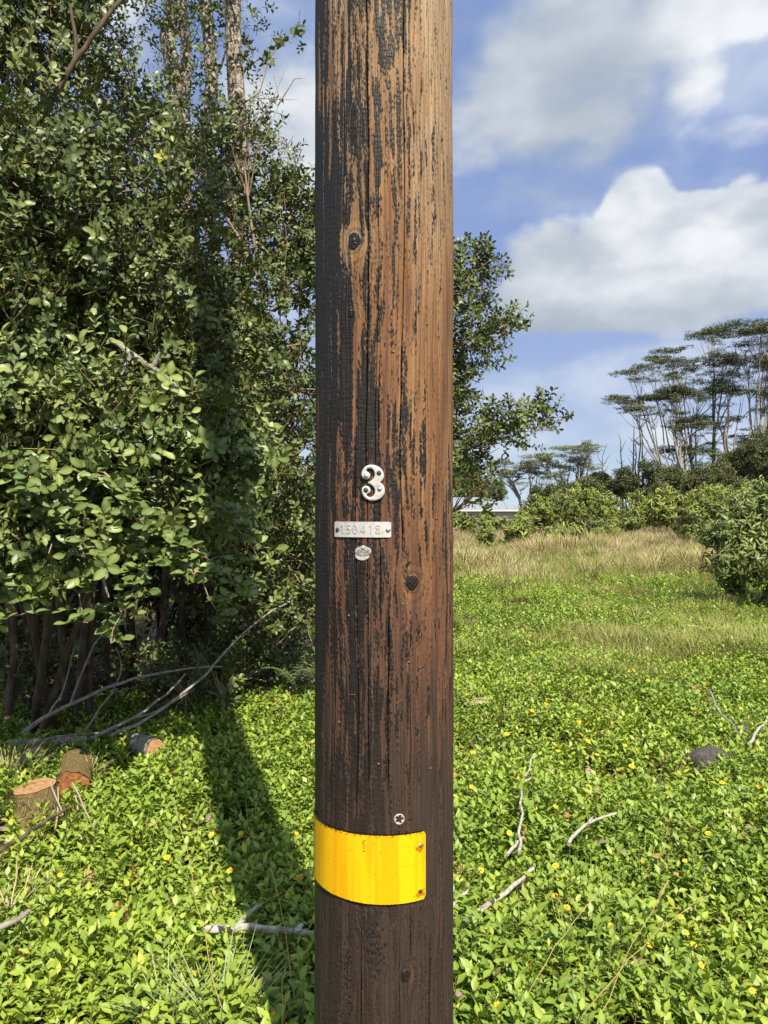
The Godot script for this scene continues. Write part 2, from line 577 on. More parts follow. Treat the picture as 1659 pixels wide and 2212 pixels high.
func pole_textures() -> Array:
	var W := 1024
	var H := 2048
	var n_fine := noise_img(1024, 40, 0.30, 3, 1, W, H)
	var n_str := noise_img(200, 14, 0.16, 3, 2, W, H)
	var n_str2 := noise_img(420, 44, 0.14, 4, 12, W, H)
	var n_gran := noise_img(1024, 700, 0.055, 5, 3, W, H)
	var n_big := noise_img(128, 96, 0.045, 4, 4, W, H)
	var n_spk := noise_img(1024, 1024, 0.22, 2, 5, W, H)
	var n_mid := noise_img(1024, 230, 0.10, 5, 8, W, H)
	var n_hair := noise_img(1024, 24, 0.48, 2, 9, W, H)
	var n_wrk := noise_img(90, 1024, 0.42, 3, 6, W, H)
	var alb := PackedByteArray()
	alb.resize(W * H * 3)
	var bmp := PackedByteArray()
	bmp.resize(W * H)
	var rgh := PackedByteArray()
	rgh.resize(W * H)
	var kn := []
	for k in KNOTS:
		kn.append([pole_angle(k[0]), pole_y(k[0], k[1]), k[2] / FPX * 1.55])
	var c_pale := Vector3(0.665, 0.590, 0.490)
	var c_tan := Vector3(0.600, 0.490, 0.370)
	var c_orange := Vector3(0.520, 0.378, 0.250)
	var c_brown := Vector3(0.400, 0.272, 0.205)
	var c_umber := Vector3(0.236, 0.190, 0.160)
	var c_black := Vector3(0.100, 0.097, 0.098)
	for j in H:
		var y := 3.0 - (j + 0.5) / H * 2.8
		var h := clampf((y - 0.58) / 2.04, -0.2, 1.2)
		for i in range(150, 875):
			var th := (i + 0.5) / W * 360.0 - 180.0
			# grain runs round knots
			var shift := 0.0
			var near := 0.0
			var ring := 0.0
			for k in kn:
				var dy: float = (y - k[1]) / (k[2] * 3.6)
				if absf(dy) < 1.6:
					var dx: float = (th - k[0]) * 0.002618 / k[2]
					if absf(dx) < 4.0:
						var e := exp(-dy * dy * 1.6 - dx * dx * 0.22)
						shift -= dx * e * 0.62 * k[2] / 0.000920
						near = maxf(near, e)
						ring = sin(sqrt(dx * dx + dy * dy * 6.0) * 7.5) * e
			var iu := clampi(int(i + shift), 0, W - 1)
			var o := j * W + i
			var u := j * W + iu
			var s1 := n_str[u] / 255.0
			var s2 := n_str2[u] / 255.0
			var fn := n_fine[u] / 255.0
			var gr := n_gran[u] / 255.0
			var bg := n_big[u] / 255.0
			var sp := n_spk[o] / 255.0
			var md := n_mid[u] / 255.0
			var hr := n_hair[u] / 255.0
			# bleached strip, bounded by a ragged edge
			var right := clampf((th - 16.0 + 10.0 * (0.7 - h) + (bg - 0.5) * 70.0 + (s1 - 0.5) * 46.0 + (sp - 0.5) * 10.0) / 16.0, 0.0, 1.0) * 0.75 * clampf((h - 0.30 + (s1 - 0.5) * 0.5) / 0.34, 0.0, 1.0) + 0.2
			var left := clampf((-40.0 - th + (bg - 0.5) * 46.0 + (s1 - 0.5) * 40.0 + (s2 - 0.5) * 26.0 + (sp - 0.5) * 12.0) / 20.0, 0.0, 1.0)
			var tone := h * 1.02 - 0.10 + (s1 - 0.5) * 0.42 + (bg - 0.5) * 0.34 + (s2 - 0.5) * 0.34 + (md - 0.5) * 0.18 + near * 0.26
			var c: Vector3
			if tone > 0.78:
				c = c_tan.lerp(c_pale, minf((tone - 0.78) / 0.3, 1.0))
			elif tone > 0.5:
				c = c_orange.lerp(c_tan, (tone - 0.5) / 0.28)
			elif tone > 0.26:
				c = c_brown.lerp(c_orange, (tone - 0.26) / 0.24)
			else:
				c = c_umber.lerp(c_brown, clampf(tone / 0.26, 0.0, 1.0))
			# creosote: patches with ragged edges, solid along one side, thick toward the butt
			var low := clampf((0.34 - h) / 0.3, 0.0, 1.0)
			var mid_zone := clampf(1.0 - absf(th + 12.0) / 52.0, 0.0, 1.0)
			var bias := left * 0.66 + (1.0 - right) * 0.20 - right * 0.12 + mid_zone * 0.32 + low * 0.06 - near * 0.16
			var st := bias + (s1 - 0.5) * 0.62 + (s2 - 0.5) * 0.78 + (gr - 0.5) * 0.42 + (md - 0.5) * 0.62 + (bg - 0.5) * 0.6 + (sp - 0.5) * 0.5
			var stain := clampf((st - 0.26) / 0.15, 0.0, 1.0)
			# a thinner brown film round the solid patches
			var film := clampf((st - 0.08) / 0.26, 0.0, 1.0) * 0.5
			stain *= 0.94 - 0.30 * low
			c = c.lerp(c_umber.lerp(c_brown, 0.45), film)
			c = c * (0.70 + 0.56 * fn) * (0.90 + 0.2 * sp)
			if hr < 0.26:
				c *= 0.55 + 0.45 * hr / 0.26
			c *= 1.0 - 0.32 * maxf(ring, 0.0)
			# loose flecks
			var fl := clampf((sp * 0.7 + md * 0.6 - 0.80) / 0.08, 0.0, 1.0) * (0.75 - 0.35 * right)
			c = c.lerp(c_black * 1.25, fl)
			var dark := c_black.lerp(c_umber * 0.9, low * 0.55 + 0.2 * s2)
			dark *= 0.82 + 0.4 * fn
			c = c.lerp(dark, stain)
			var wr := n_wrk[o] / 255.0
			c *= 1.0 - 0.16 * (1.0 - wr) * (stain * 0.5 + low * 0.4)
			alb[o * 3] = clampi(int(c.x * 255.0), 0, 255)
			alb[o * 3 + 1] = clampi(int(c.y * 255.0), 0, 255)
			alb[o * 3 + 2] = clampi(int(c.z * 255.0), 0, 255)
			bmp[o] = clampi(int(255.0 * (fn * 0.32 + hr * 0.2 + stain * gr * 0.45 + sp * 0.12 + wr * 0.25 * stain)), 0, 255)
			rgh[o] = clampi(int(255.0 * (0.84 - stain * 0.30 + (sp - 0.5) * 0.2)), 0, 255)
		for i in range(0, 150):
			var o := j * W + i
			var q := j * W + 300 - i
			alb[o * 3] = alb[q * 3]; alb[o * 3 + 1] = alb[q * 3 + 1]; alb[o * 3 + 2] = alb[q * 3 + 2]
			bmp[o] = bmp[q]; rgh[o] = rgh[q]
		for i in range(875, W):
			var o := j * W + i
			var q := j * W + 1748 - i
			alb[o * 3] = alb[q * 3]; alb[o * 3 + 1] = alb[q * 3 + 1]; alb[o * 3 + 2] = alb[q * 3 + 2]
			bmp[o] = bmp[q]; rgh[o] = rgh[q]
	return [ImageTexture.create_from_image(Image.create_from_data(W, H, false, Image.FORMAT_RGB8, alb)),
		ImageTexture.create_from_image(Image.create_from_data(W, H, false, Image.FORMAT_L8, bmp)),
		ImageTexture.create_from_image(Image.create_from_data(W, H, false, Image.FORMAT_L8, rgh))]

# checks (drying cracks): [angle, y from, y to, half width mm, depth mm]
func pole_cracks() -> Array:
	var out := []
	for q in [[798, 0, 1750, 1.0, 9], [775, 900, 1800, 0.7, 6], [868, 0, 1250, 0.9, 8], [905, 200, 1700, 0.6, 6], [720, 700, 1770, 0.6, 6], [884, 1350, 1790, 0.9, 8], [842, 1250, 1800, 0.8, 7], [922, 1990, 2300, 1.8, 14], [882, 1950, 2110, 0.9, 8], [915, 1940, 2060, 0.9, 8],
			[745, 1950, 2300, 0.6, 5], [785, 1950, 2300, 0.6, 5], [948, 0, 1500, 0.6, 5], [965, 300, 1300, 0.8, 7], [750, 100, 640, 0.6, 6], [705, 0, 700, 0.5, 4], [818, 300, 1100, 0.5, 5], [935, 500, 1900, 0.5, 4], [860, 2000, 2300, 0.5, 4], [703, 1500, 2300, 0.5, 4]]:
		out.append([pole_angle(q[0]), pole_y(q[0], q[2]), pole_y(q[0], q[1]) + (1.5 if q[1] == 0 else 0.0), q[3] * 1.5, q[4]])
	for k in 22:
		var y0 := rf(0.2, 6.0)
		out.append([rf(100, 260) if k < 14 else rf(-60, 70), y0, y0 + rf(0.4, 1.6), rf(0.25, 0.6), rf(3, 6)])
	return out

func utility_pole() -> void:
	var t := thing("utility_pole", "dark stained round wooden utility pole with drying cracks and knots", "utility pole", Vector3(0, 0, -POLE_D))
	var tex := pole_textures()
	var m := mat(Color.WHITE, 1.0, 0.42)
	m.albedo_texture = tex[0]
	m.roughness_texture = tex[2]
	m.heightmap_enabled = true
	m.heightmap_texture = tex[1]
	m.heightmap_scale = 0.4
	var cracks := pole_cracks()
	var cols := []       # [angle, crack number or -1, place in profile]
	for k in 240:
		cols.append([-180.0 + 360.0 * k / 240.0, -1, 0.0])
	for k in cracks.size():
		var w: float = rad_to_deg(cracks[k][3] * 0.001 / POLE_R)
		var a: float = fposmod(cracks[k][0] + 180.0, 360.0) - 180.0
		for e in [-1.0, -0.45, 0.0, 0.45, 1.0]:
			cols.append([a + e * w, k, e])
	cols.sort_custom(func(p, q): return p[0] < q[0])
	var kept := []
	for c in cols:
		if c[1] < 0:
			var clash := false
			for k in cracks.size():
				var a: float = fposmod(cracks[k][0] + 180.0, 360.0) - 180.0
				if absf(c[0] - a) < rad_to_deg(cracks[k][3] * 0.001 / POLE_R) * 1.05:
					clash = true
			if clash:
				continue
		kept.append(c)
	var ys := []
	var y := -0.4
	while y < 9.6:
		ys.append(y)
		y += 0.008 if y > 0.35 and y < 3.1 else 0.08
	var wn := FastNoiseLite.new()
	wn.seed = 5
	wn.frequency = 1.0
	var b := Buf.new()
	var n := kept.size()
	for yy in ys:
		for c in kept:
			var a0: float = c[0]
			var a: float = a0 + wn.get_noise_2d(a0 * 0.012, yy * 1.1) * 3.4
			var r := pole_r(yy) + 0.0024 * wn.get_noise_2d(a0 * 0.05 + 40.0, yy * 0.9) + 0.0011 * wn.get_noise_2d(a0 * 0.10, yy * 4.0) + 0.0004 * wn.get_noise_2d(a0 * 0.6, yy * 2.0)
			if c[1] >= 0:
				var q: Array = cracks[c[1]]
				var run := clampf((yy - q[1]) / 0.12, 0.0, 1.0) * clampf((q[2] - yy) / 0.12, 0.0, 1.0)
				var prof := 1.0 if absf(c[2]) < 0.5 else 0.0
				r -= run * prof * q[4] * 0.001 * (0.8 + 0.4 * wn.get_noise_1d(yy * 3.0 + c[1] * 10.0))
			var ar := deg_to_rad(a)
			b.vert(Vector3(sin(ar) * r, yy, cos(ar) * r), Vector2((a0 + 180.0) / 360.0, (3.0 - yy) / 2.8))
		# close the seam with a column of its own
		b.vert(b.v[b.v.size() - n], Vector2(1.0, (3.0 - yy) / 2.8))
	for r in ys.size() - 1:
		for i in n:
			var p := r * (n + 1) + i
			b.quad(p, p + n + 1, p + n + 2, p + 1)
	part("shaft", b.mesh(), m, t)
	# weathered flat top
	var cap := Buf.new()
	tube(cap, [Vector3(0, 9.55, 0), Vector3(0, 9.62, 0)], [0.139, 0.13], 32, Color.WHITE)
	part("top", cap.mesh(), M.dead_wood, t)
	# knots
	var tar := mat(lin(0.014, 0.012, 0.012), 0.38, 0.5)
	for k in KNOTS:
		var kb := Buf.new()
		var rr: float = k[2] / FPX * 1.55 * 1.08
		var rings := 7
		var seg := 22
		var centre := kb.vert(Vector3(0, 0, 0.003))
		for i in rings:
			var f := float(i + 1) / rings
			for s in seg:
				var a := TAU * s / seg
				var hz := 0.0016 * (1.0 - f * f) + rf(-0.0016, 0.0016) * (1.0 - f * f) - (0.003 if i == rings - 1 else 0.0) + (0.0012 if i == rings - 2 else 0.0)
				var rad := rr * f * (1.0 + 0.07 * sin(a * 3.0 + 1.0) + rf(-0.03, 0.03))
				var xx := cos(a) * rad * 0.92
				kb.vert(Vector3(xx, sin(a) * rad * 1.12, hz - xx * xx / (2.0 * POLE_R)))
		for s in seg:
			kb.tri(centre, 1 + (s + 1) % seg, 1 + s)
		for i in rings - 1:
			for s in seg:
				var p := 1 + i * seg
				kb.quad(p + s, p + (s + 1) % seg, p + seg + (s + 1) % seg, p + seg + s)
		part("knot", kb.mesh(), tar, t, on_pole(pole_angle(k[0]), pole_y(k[0], k[1]), 0.0))
	# old nails and broken staples left in the wood
	var rusty := mat(lin(0.16, 0.13, 0.11), 0.55, 0.5)
	rusty.metallic = 0.5
	var nm := nail_head(0.0026, 0.0016)
	for q in [[880, 1430], [868, 1305], [905, 960], [850, 760], [918, 700], [760, 1330], [925, 1660], [740, 1560], [900, 415], [820, 1650], [938, 1120]]:
		part("old_nail", nm, rusty, t, on_pole(pole_angle(q[0]), pole_y(q[0], q[1]), 0.0003))
	for q in [[905, 1440, 0.3], [848, 905, -0.5], [915, 1262, 1.1], [768, 1500, 0.1]]:
		var sb := Buf.new()
		tube(sb, [Vector3(-0.006, 0, -0.003), Vector3(-0.006, 0, 0.0012), Vector3(0.006, 0, 0.0012), Vector3(0.006, 0, -0.003)], [0.0007, 0.0007, 0.0007, 0.0007], 5)
		var tf := on_pole(pole_angle(q[0]), pole_y(q[0], q[1]), 0.0003)
		part("staple", sb.mesh(), rusty, t, Transform3D(tf.basis * Basis(Vector3(0, 0, 1), q[2]), tf.origin))
	# beads of tar near the butt
	var beads := Buf.new()
	for k in 230:
		var px: float
		var py: float
		if k < 150:
			px = rf(728, 768)
			py = rf(2010, 2212)
		else:
			px = rf(800, 832) + rf(-8, 8)
			py = rf(1990, 2110)
		var f := on_pole(pole_angle(px), pole_y(px, py), -0.0003)
		var r := rf(0.0008, 0.0034)
		var c0 := beads.vert(f.origin + f.basis.z * r)
		var st := beads.v.size()
		for s in 6:
			beads.vert(f.origin + (f.basis.x * cos(TAU * s / 6.0) + f.basis.y * sin(TAU * s / 6.0) * 1.5) * r * rf(0.8, 1.2))
		for s in 6:
			beads.tri(c0, st + (s + 1) % 6, st + s)
	var bo := part("tar_beads", beads.mesh(), mat(lin(0.015, 0.014, 0.013), 0.16, 0.6), t)
	bo.set_meta("kind", "stuff")
	pole_hardware()

func bent_sheet(a0: float, a1: float, y0: float, y1: float, r: float, thick: float, corner: float, steps: int, b: Buf, edge: Buf) -> void:
	# a sheet bent round the pole axis with rounded corners; edge gets the rim and the back
	var w := deg_to_rad(a1 - a0) * r
	var tops := []
	var bots := []
	for i in steps + 1:
		var s := w * i / steps
		var e := minf(s, w - s)
		var cut := corner - sqrt(maxf(0.0, corner * corner - pow(maxf(corner - e, 0.0), 2.0)))
		tops.append(y1 - cut)
		bots.append(y0 + cut)
	var rows := 8
	for i in steps + 1:
		var a := deg_to_rad(lerpf(a0, a1, float(i) / steps))
		var n := Vector3(sin(a), 0, cos(a))
		for k in rows + 1:
			var yy := lerpf(bots[i], tops[i], float(k) / rows)
			b.vert(n * (r + thick) + Vector3(0, yy, 0), Vector2(float(i) / steps, 1.0 - (yy - y0) / (y1 - y0)))
	for i in steps:
		for k in rows:
			var p := i * (rows + 1) + k
			b.quad(p, p + 1, p + rows + 2, p + rows + 1)
	# rim
	for i in steps + 1:
		var a := deg_to_rad(lerpf(a0, a1, float(i) / steps))
		var n := Vector3(sin(a), 0, cos(a))
		edge.vert(n * (r + thick) + Vector3(0, tops[i] + 0.0004, 0))
		edge.vert(n * r + Vector3(0, tops[i] + 0.0004, 0))
		edge.vert(n * (r + thick) + Vector3(0, bots[i] - 0.0004, 0))
		edge.vert(n * r + Vector3(0, bots[i] - 0.0004, 0))
	for i in steps:
		var p := i * 4
		edge.quad(p, p + 1, p + 5, p + 4)
		edge.quad(p + 3, p + 2, p + 6, p + 7)
		edge.quad(p + 1, p + 3, p + 7, p + 5)
	edge.quad(0, 2, 3, 1)
	var q := steps * 4
	edge.quad(q + 1, q + 3, q + 2, q)

func nail_head(r: float, h: float) -> ArrayMesh:
	var b := Buf.new()
	var prof := [[0.25, 1.0], [0.6, 0.86], [0.88, 0.5], [1.0, 0.05], [0.95, -0.9]]
	var c := b.vert(Vector3(0, 0, h))
	var seg := 14
	for q in prof:
		for s in seg:
			var a := TAU * s / seg
			b.vert(Vector3(cos(a) * r * q[0], sin(a) * r * q[0], h * q[1]))
	for s in seg:
		b.tri(c, 1 + (s + 1) % seg, 1 + s)
	for i in prof.size() - 1:
		for s in seg:
			var p := 1 + i * seg
			b.quad(p + s, p + (s + 1) % seg, p + seg + (s + 1) % seg, p + seg + s)
	return b.mesh()

func text_mesh(s: String, size: float, depth: float) -> TextMesh:
	var f := SystemFont.new()
	f.font_names = PackedStringArray(["Droid Sans"])
	var t := TextMesh.new()
	t.text = s
	t.font = f
	t.font_size = 64
	t.pixel_size = size / 64.0
	t.depth = depth
	t.curve_step = 1.0
	return t

func pole_hardware() -> void:
	var z := Vector3(0, 0, -POLE_D)
	var alu := mat(Color.WHITE, 0.5, 0.5)
	alu.albedo_texture = noise_tex(0.02, 5, 21, [lin(0.36, 0.35, 0.33), lin(0.60, 0.60, 0.585), lin(0.66, 0.66, 0.65), lin(0.70, 0.70, 0.69)], 256)
	alu.uv1_triplanar = true
	alu.uv1_scale = Vector3(14, 14, 14)
	alu.metallic = 0.35
	var alu_worn := mat(Color.WHITE, 0.6, 0.5)
	alu_worn.albedo_texture = noise_tex(0.03, 5, 25, [lin(0.22, 0.21, 0.19), lin(0.46, 0.45, 0.42), lin(0.56, 0.55, 0.52)], 256)
	alu_worn.uv1_triplanar = true
	alu_worn.uv1_scale = Vector3(30, 30, 30)
	alu_worn.metallic = 0.3
	var steel := mat(lin(0.6, 0.6, 0.6), 0.28, 0.5)
	steel.metallic = 0.9
	var old_nail := mat(lin(0.06, 0.06, 0.055), 0.6, 0.5)
	old_nail.metallic = 0.4
	# --- the cast numeral
	var pts := [[612, 420], [613, 385], [625, 345], [645, 308], [672, 272], [715, 245], [752, 233], [792, 227], [860, 235], [930, 262], [985, 305], [1022, 362], [1040, 430], [1031, 488], [1004, 530], [965, 555], [1006, 588], [1040, 640], [1056, 700], [1051, 762], [1020, 822], [970, 866], [900, 895], [830, 904], [762, 896],
		[700, 867], [652, 822], [623, 762], [615, 700], [630, 652], [668, 623], [716, 621], [760, 645], [785, 685], [786, 722], [768, 754], [735, 766], [714, 787], [722, 813], [757, 833], [800, 831], [842, 806], [866, 758], [869, 702], [850, 652], [808, 610], [746, 578], [744, 548], [800, 524], [842, 488], [863, 430], [859, 368], [834, 320],
		[792, 296], [746, 297], [716, 318], [708, 345], [741, 369], [770, 394], [781, 432], [770, 470], [735, 497], [690, 501], [640, 478]]
	var poly := PackedVector2Array()
	var sc := 1.0 / 4.707 / 3028.0 * 1.522
	for p in pts:
		poly.append(Vector2(p[0] - 832.0, 565.0 - p[1]) * sc)
	var num := thing("numeral_three", "cast aluminium numeral 3 with curled ends nailed to the pole", "house number", z, "")
	var frame := on_pole(pole_angle(809.5), EYE - (1043.0 - 1106.0) / FPX * 1.53, 0.0012)
	var b := Buf.new()
	var np := poly.size()
	var nrm := []
	for k in np:
		var e := (poly[(k + 1) % np] - poly[(k + np - 1) % np]).normalized()
		nrm.append(Vector2(e.y, -e.x))
	if Geometry2D.is_polygon_clockwise(poly):
		for k in np:
			nrm[k] = -nrm[k]
	var levels := [[0.0, -0.002], [0.0, 0.0022], [0.0006, 0.0031], [0.0016, 0.0038], [0.003, 0.0041]]
	var inner := PackedVector2Array()
	for q in levels:
		inner = PackedVector2Array()
		for k in np:
			var p: Vector2 = poly[k] - nrm[k] * q[0]
			inner.append(p)
			b.vert(Vector3(p.x, p.y, q[1]))
	for l in levels.size() - 1:
		for k in np:
			var k2 := (k + 1) % np
			b.quad(l * np + k, l * np + k2, (l + 1) * np + k2, (l + 1) * np + k)
	var tr := Geometry2D.triangulate_polygon(inner)
	var last := (levels.size() - 1) * np
	# make the sides face outward whatever way the outline runs
	if not Geometry2D.is_polygon_clockwise(poly):
		for k in range(0, b.idx.size(), 3):
			var s := b.idx[k + 1]
			b.idx[k + 1] = b.idx[k + 2]
			b.idx[k + 2] = s
	for k in range(0, tr.size(), 3):
		var p0 := inner[tr[k]]
		var area := (inner[tr[k + 1]] - p0).cross(inner[tr[k + 2]] - p0)
		if area > 0.0:
			b.tri(last + tr[k], last + tr[k + 2], last + tr[k + 1])
		else:
			b.tri(last + tr[k], last + tr[k + 1], last + tr[k + 2])
	part("casting", b.mesh(), alu, num, frame)
	var head := nail_head(0.0049, 0.0022)
	for q in [[703, 442, true], [951, 385, false], [701, 700, false], [958, 684, true]]:
		part("nail", head, steel if q[2] else old_nail, num, frame * Transform3D(Basis(), Vector3((q[0] - 832.0) * sc, (565.0 - q[1]) * sc, 0.0041)))
	# --- the stamped number strip
	var strip := thing("number_strip", "stamped aluminium strip numbered 150418 nailed to the pole", "pole tag", z)
	var sb := Buf.new()
	var se := Buf.new()
	var ya := pole_y(786, 1160.5)
	var yb := pole_y(786, 1127)
	var a0 := pole_angle(732.5)
	var a1 := pole_angle(845)
	bent_sheet(a0, a1, ya, yb, POLE_R + 0.0015, 0.0012, 0.0008, 28, sb, se)
	part("plate", sb.mesh(), alu, strip)
	part("plate_rim", se.mesh(), alu_worn, strip)
	var word := "150418"
	var emb := mat(lin(0.50, 0.50, 0.49), 0.42, 0.5)  # digits greyer than the plate: shading of the relief put into their colour
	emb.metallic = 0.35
	for k in 6:
		var px: float = [750.0, 762.0, 775.0, 791.0, 806.0, 820.0][k] - 1.0
		var a := pole_angle(px)
		var f := on_pole(a, (ya + yb) / 2.0 + 0.0003, 0.00285)
		f.basis = f.basis * Basis.from_scale(Vector3(0.9, 1.05, 1.0))
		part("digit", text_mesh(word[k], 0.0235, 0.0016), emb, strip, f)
	part("nail", head, old_nail, strip, on_pole(a0 + 3.0, (ya + yb) / 2.0 - 0.001, 0.0028))
	part("nail", head, steel, strip, on_pole(a1 - 2.4, (ya + yb) / 2.0 - 0.001, 0.0028))
	# --- two oval inspection tags on one nail
	for k in 2:
		var o := thing("oval_tag", ["small oval stamped metal tag with a nail at its top edge", "small oval metal tag half hidden beneath another oval tag"][1 - k], "pole tag", z)
		var ob := Buf.new()
		var cx := 790.0 if k == 1 else 788.0
		var cy := 1190.5 if k == 1 else 1200.0
		var rx := 0.0170 if k == 1 else 0.0150
		var ry := 0.0098
		var f := on_pole(pole_angle(cx), pole_y(cx, cy), 0.0012 + 0.0011 * k)
		var seg := 36
		var m0 := ob.vert(Vector3(0, 0, 0.001))
		for q in [[0.93, 0.0010], [1.0, 0.0007], [1.0, 0.0]]:
			for s in seg:
				var a := TAU * s / seg
				var x: float = cos(a) * rx * q[0]
				ob.vert(Vector3(x, sin(a) * ry * q[0], q[1] - x * x / 0.4))
		for s in seg:
			ob.tri(m0, 1 + (s + 1) % seg, 1 + s)
			for l in 2:
				var p := 1 + l * seg
				ob.quad(p + s, p + (s + 1) % seg, p + seg + (s + 1) % seg, p + seg + s)
		part("disc", ob.mesh(), alu_worn if k == 1 else alu, o, f)
		if k == 1:
			var letter_mat := mat(lin(0.22, 0.21, 0.19), 0.6, 0.5)  # raised letters, darker than the tag face
			part("lettering", text_mesh("OSMOSE", 0.0046, 0.0004), letter_mat, o, f * Transform3D(Basis(), Vector3(0.0, 0.0002, 0.00125)))
			part("lettering", text_mesh("INC. 2010", 0.0046, 0.0004), letter_mat, o, f * Transform3D(Basis(), Vector3(0.0, -0.0046, 0.00125)))
			part("nail", nail_head(0.0046, 0.0018), alu_worn, o, f * Transform3D(Basis(), Vector3(0.0, 0.0072, 0.001)))
	# --- yellow reflective band
	var band := thing("reflective_band", "yellow reflective sheet bent round the pole with worn black edges", "reflector", z)
	var yb0 := 0.8195
	var yb1 := 0.9585
	var bb := Buf.new()
	var be := Buf.new()
	var ba0 := -88.0
	var ba1 := 33.3
	bent_sheet(ba0, ba1, yb0, yb1, POLE_R * 1.008, 0.0022, 0.009, 70, bb, be)
	var ym := mat(Color.WHITE, 0.42, 0.5)
	ym.albedo_texture = band_texture()
	part("sheet", bb.mesh(), ym, band)
	part("sheet_rim", be.mesh(), mat(lin(0.02, 0.02, 0.022), 0.6, 0.4), band)
	var nh := nail_head(0.0042, 0.0016)
	for q in [[ba1 - 4.6, 0.93, true], [ba1 - 4.8, 0.838, false], [ba0 + 10.0, 0.93, false], [ba0 + 10.0, 0.838, false]]:
		part("nail", nh, steel if q[2] else old_nail, band, on_pole(q[0], q[1], 0.0035))
	# --- star plug above the band
	var plug := thing("bore_plug", "grey ridged plug with a dark star hole above the yellow band", "plug", z)
	var pf := on_pole(pole_angle(861), pole_y(861, 1769), 0.0)
	var pb := Buf.new()
	var seg2 := 40
	for q in [[1.0, -0.004, 0.0], [1.0, 0.0016, 0.0], [0.88, 0.0026, 0.0], [0.66, 0.0024, 0.24], [0.52, -0.002, 0.34], [0.40, -0.012, 0.34]]:
		for s in seg2:
			var a := TAU * s / seg2
			var r: float = 0.0112 * q[0] * (1.0 + q[2] * cos(a * 5.0 - 0.4))
			pb.vert(Vector3(cos(a) * r, sin(a) * r, q[1]))
	for l in 5:
		for s in seg2:
			var p := l * seg2
			pb.quad(p + s, p + seg2 + s, p + seg2 + (s + 1) % seg2, p + (s + 1) % seg2)
	part("ring", pb.mesh(), alu_worn, plug, pf)
	var core := Buf.new()
	var cc := core.vert(Vector3(0, 0, -0.011))
	for s in 12:
		core.vert(Vector3(cos(TAU * s / 12) * 0.0075, sin(TAU * s / 12) * 0.0075, -0.011))
	for s in 12:
		core.tri(cc, 1 + (s + 1) % 12, 1 + s)
	part("core", core.mesh(), old_nail, plug, pf)

func band_texture() -> ImageTexture:
	var W := 768
	var H := 320
	var stripes := noise_img(110, 2, 0.09, 2, 41, W, H)
	var fine := noise_img(W, H, 0.35, 2, 42)
	var dirt := noise_img(W, H, 0.04, 5, 43)
	var edge := noise_img(W, 40, 0.10, 4, 44, W, H)
	var d := PackedByteArray()
	d.resize(W * H * 3)
	for j in H:
		var v := float(j) / H
		for i in W:
			var o := j * W + i
			var u := float(i) / W
			var s := stripes[o] / 255.0
			s = clampf((s - 0.5) * 3.0 + 0.5, 0.0, 1.0)
			var cell := 0.5 + 0.5 * sin(i * 0.9 + (j % 8) * 0.4) * sin(j * 0.8)
			var c := Vector3(0.945, 0.70, 0.02).lerp(Vector3(0.96, 0.765, 0.04), s) * (0.965 + 0.035 * cell * s + 0.02 * (fine[o] / 255.0 - 0.5))
			var e := edge[o] / 255.0
			# worn edge where the black backing shows, wide along the top of the far side
			var wide := lerpf(0.055, 0.012, clampf(u * 1.6, 0.0, 1.0)) * (0.3 + 1.3 * e)
			if v < wide or v > 1.0 - wide * 0.55 or u < 0.004:
				c = Vector3(0.10, 0.09, 0.08)
			elif v < wide + 0.03 and dirt[o] > 150:
				c = c.lerp(Vector3(0.45, 0.28, 0.06), 0.6)
			if u < 0.13 and dirt[o] > 166:
				c = c.lerp(Vector3(0.22, 0.16, 0.05), 0.75)
			elif dirt[o] > 216:
				c = c.lerp(Vector3(0.60, 0.38, 0.04), 0.55)
			# rust below the nails and scuffs
			for q in [[0.963, 0.235], [0.961, 0.905]]:
				var dx: float = (u - q[0]) * 2.3
				var dy: float = v - q[1]
				var r := sqrt(dx * dx + dy * dy)
				if r < 0.055 * (0.4 + dirt[o] / 180.0):
					c = c.lerp(Vector3(0.50, 0.27, 0.05), 0.55)
			for q in [[0.60, 0.10], [0.602, 0.16], [0.598, 0.20], [0.60, 0.245], [0.593, 0.13]]:
				if absf(u - q[0]) < 0.006 and absf(v - q[1]) < 0.012 and fine[o] > 100:
					c = Vector3(0.42, 0.30, 0.04)
			d[o * 3] = clampi(int(c.x * 255), 0, 255)
			d[o * 3 + 1] = clampi(int(c.y * 255), 0, 255)
			d[o * 3 + 2] = clampi(int(c.z * 255), 0, 255)
	return ImageTexture.create_from_image(Image.create_from_data(W, H, false, Image.FORMAT_RGB8, d))

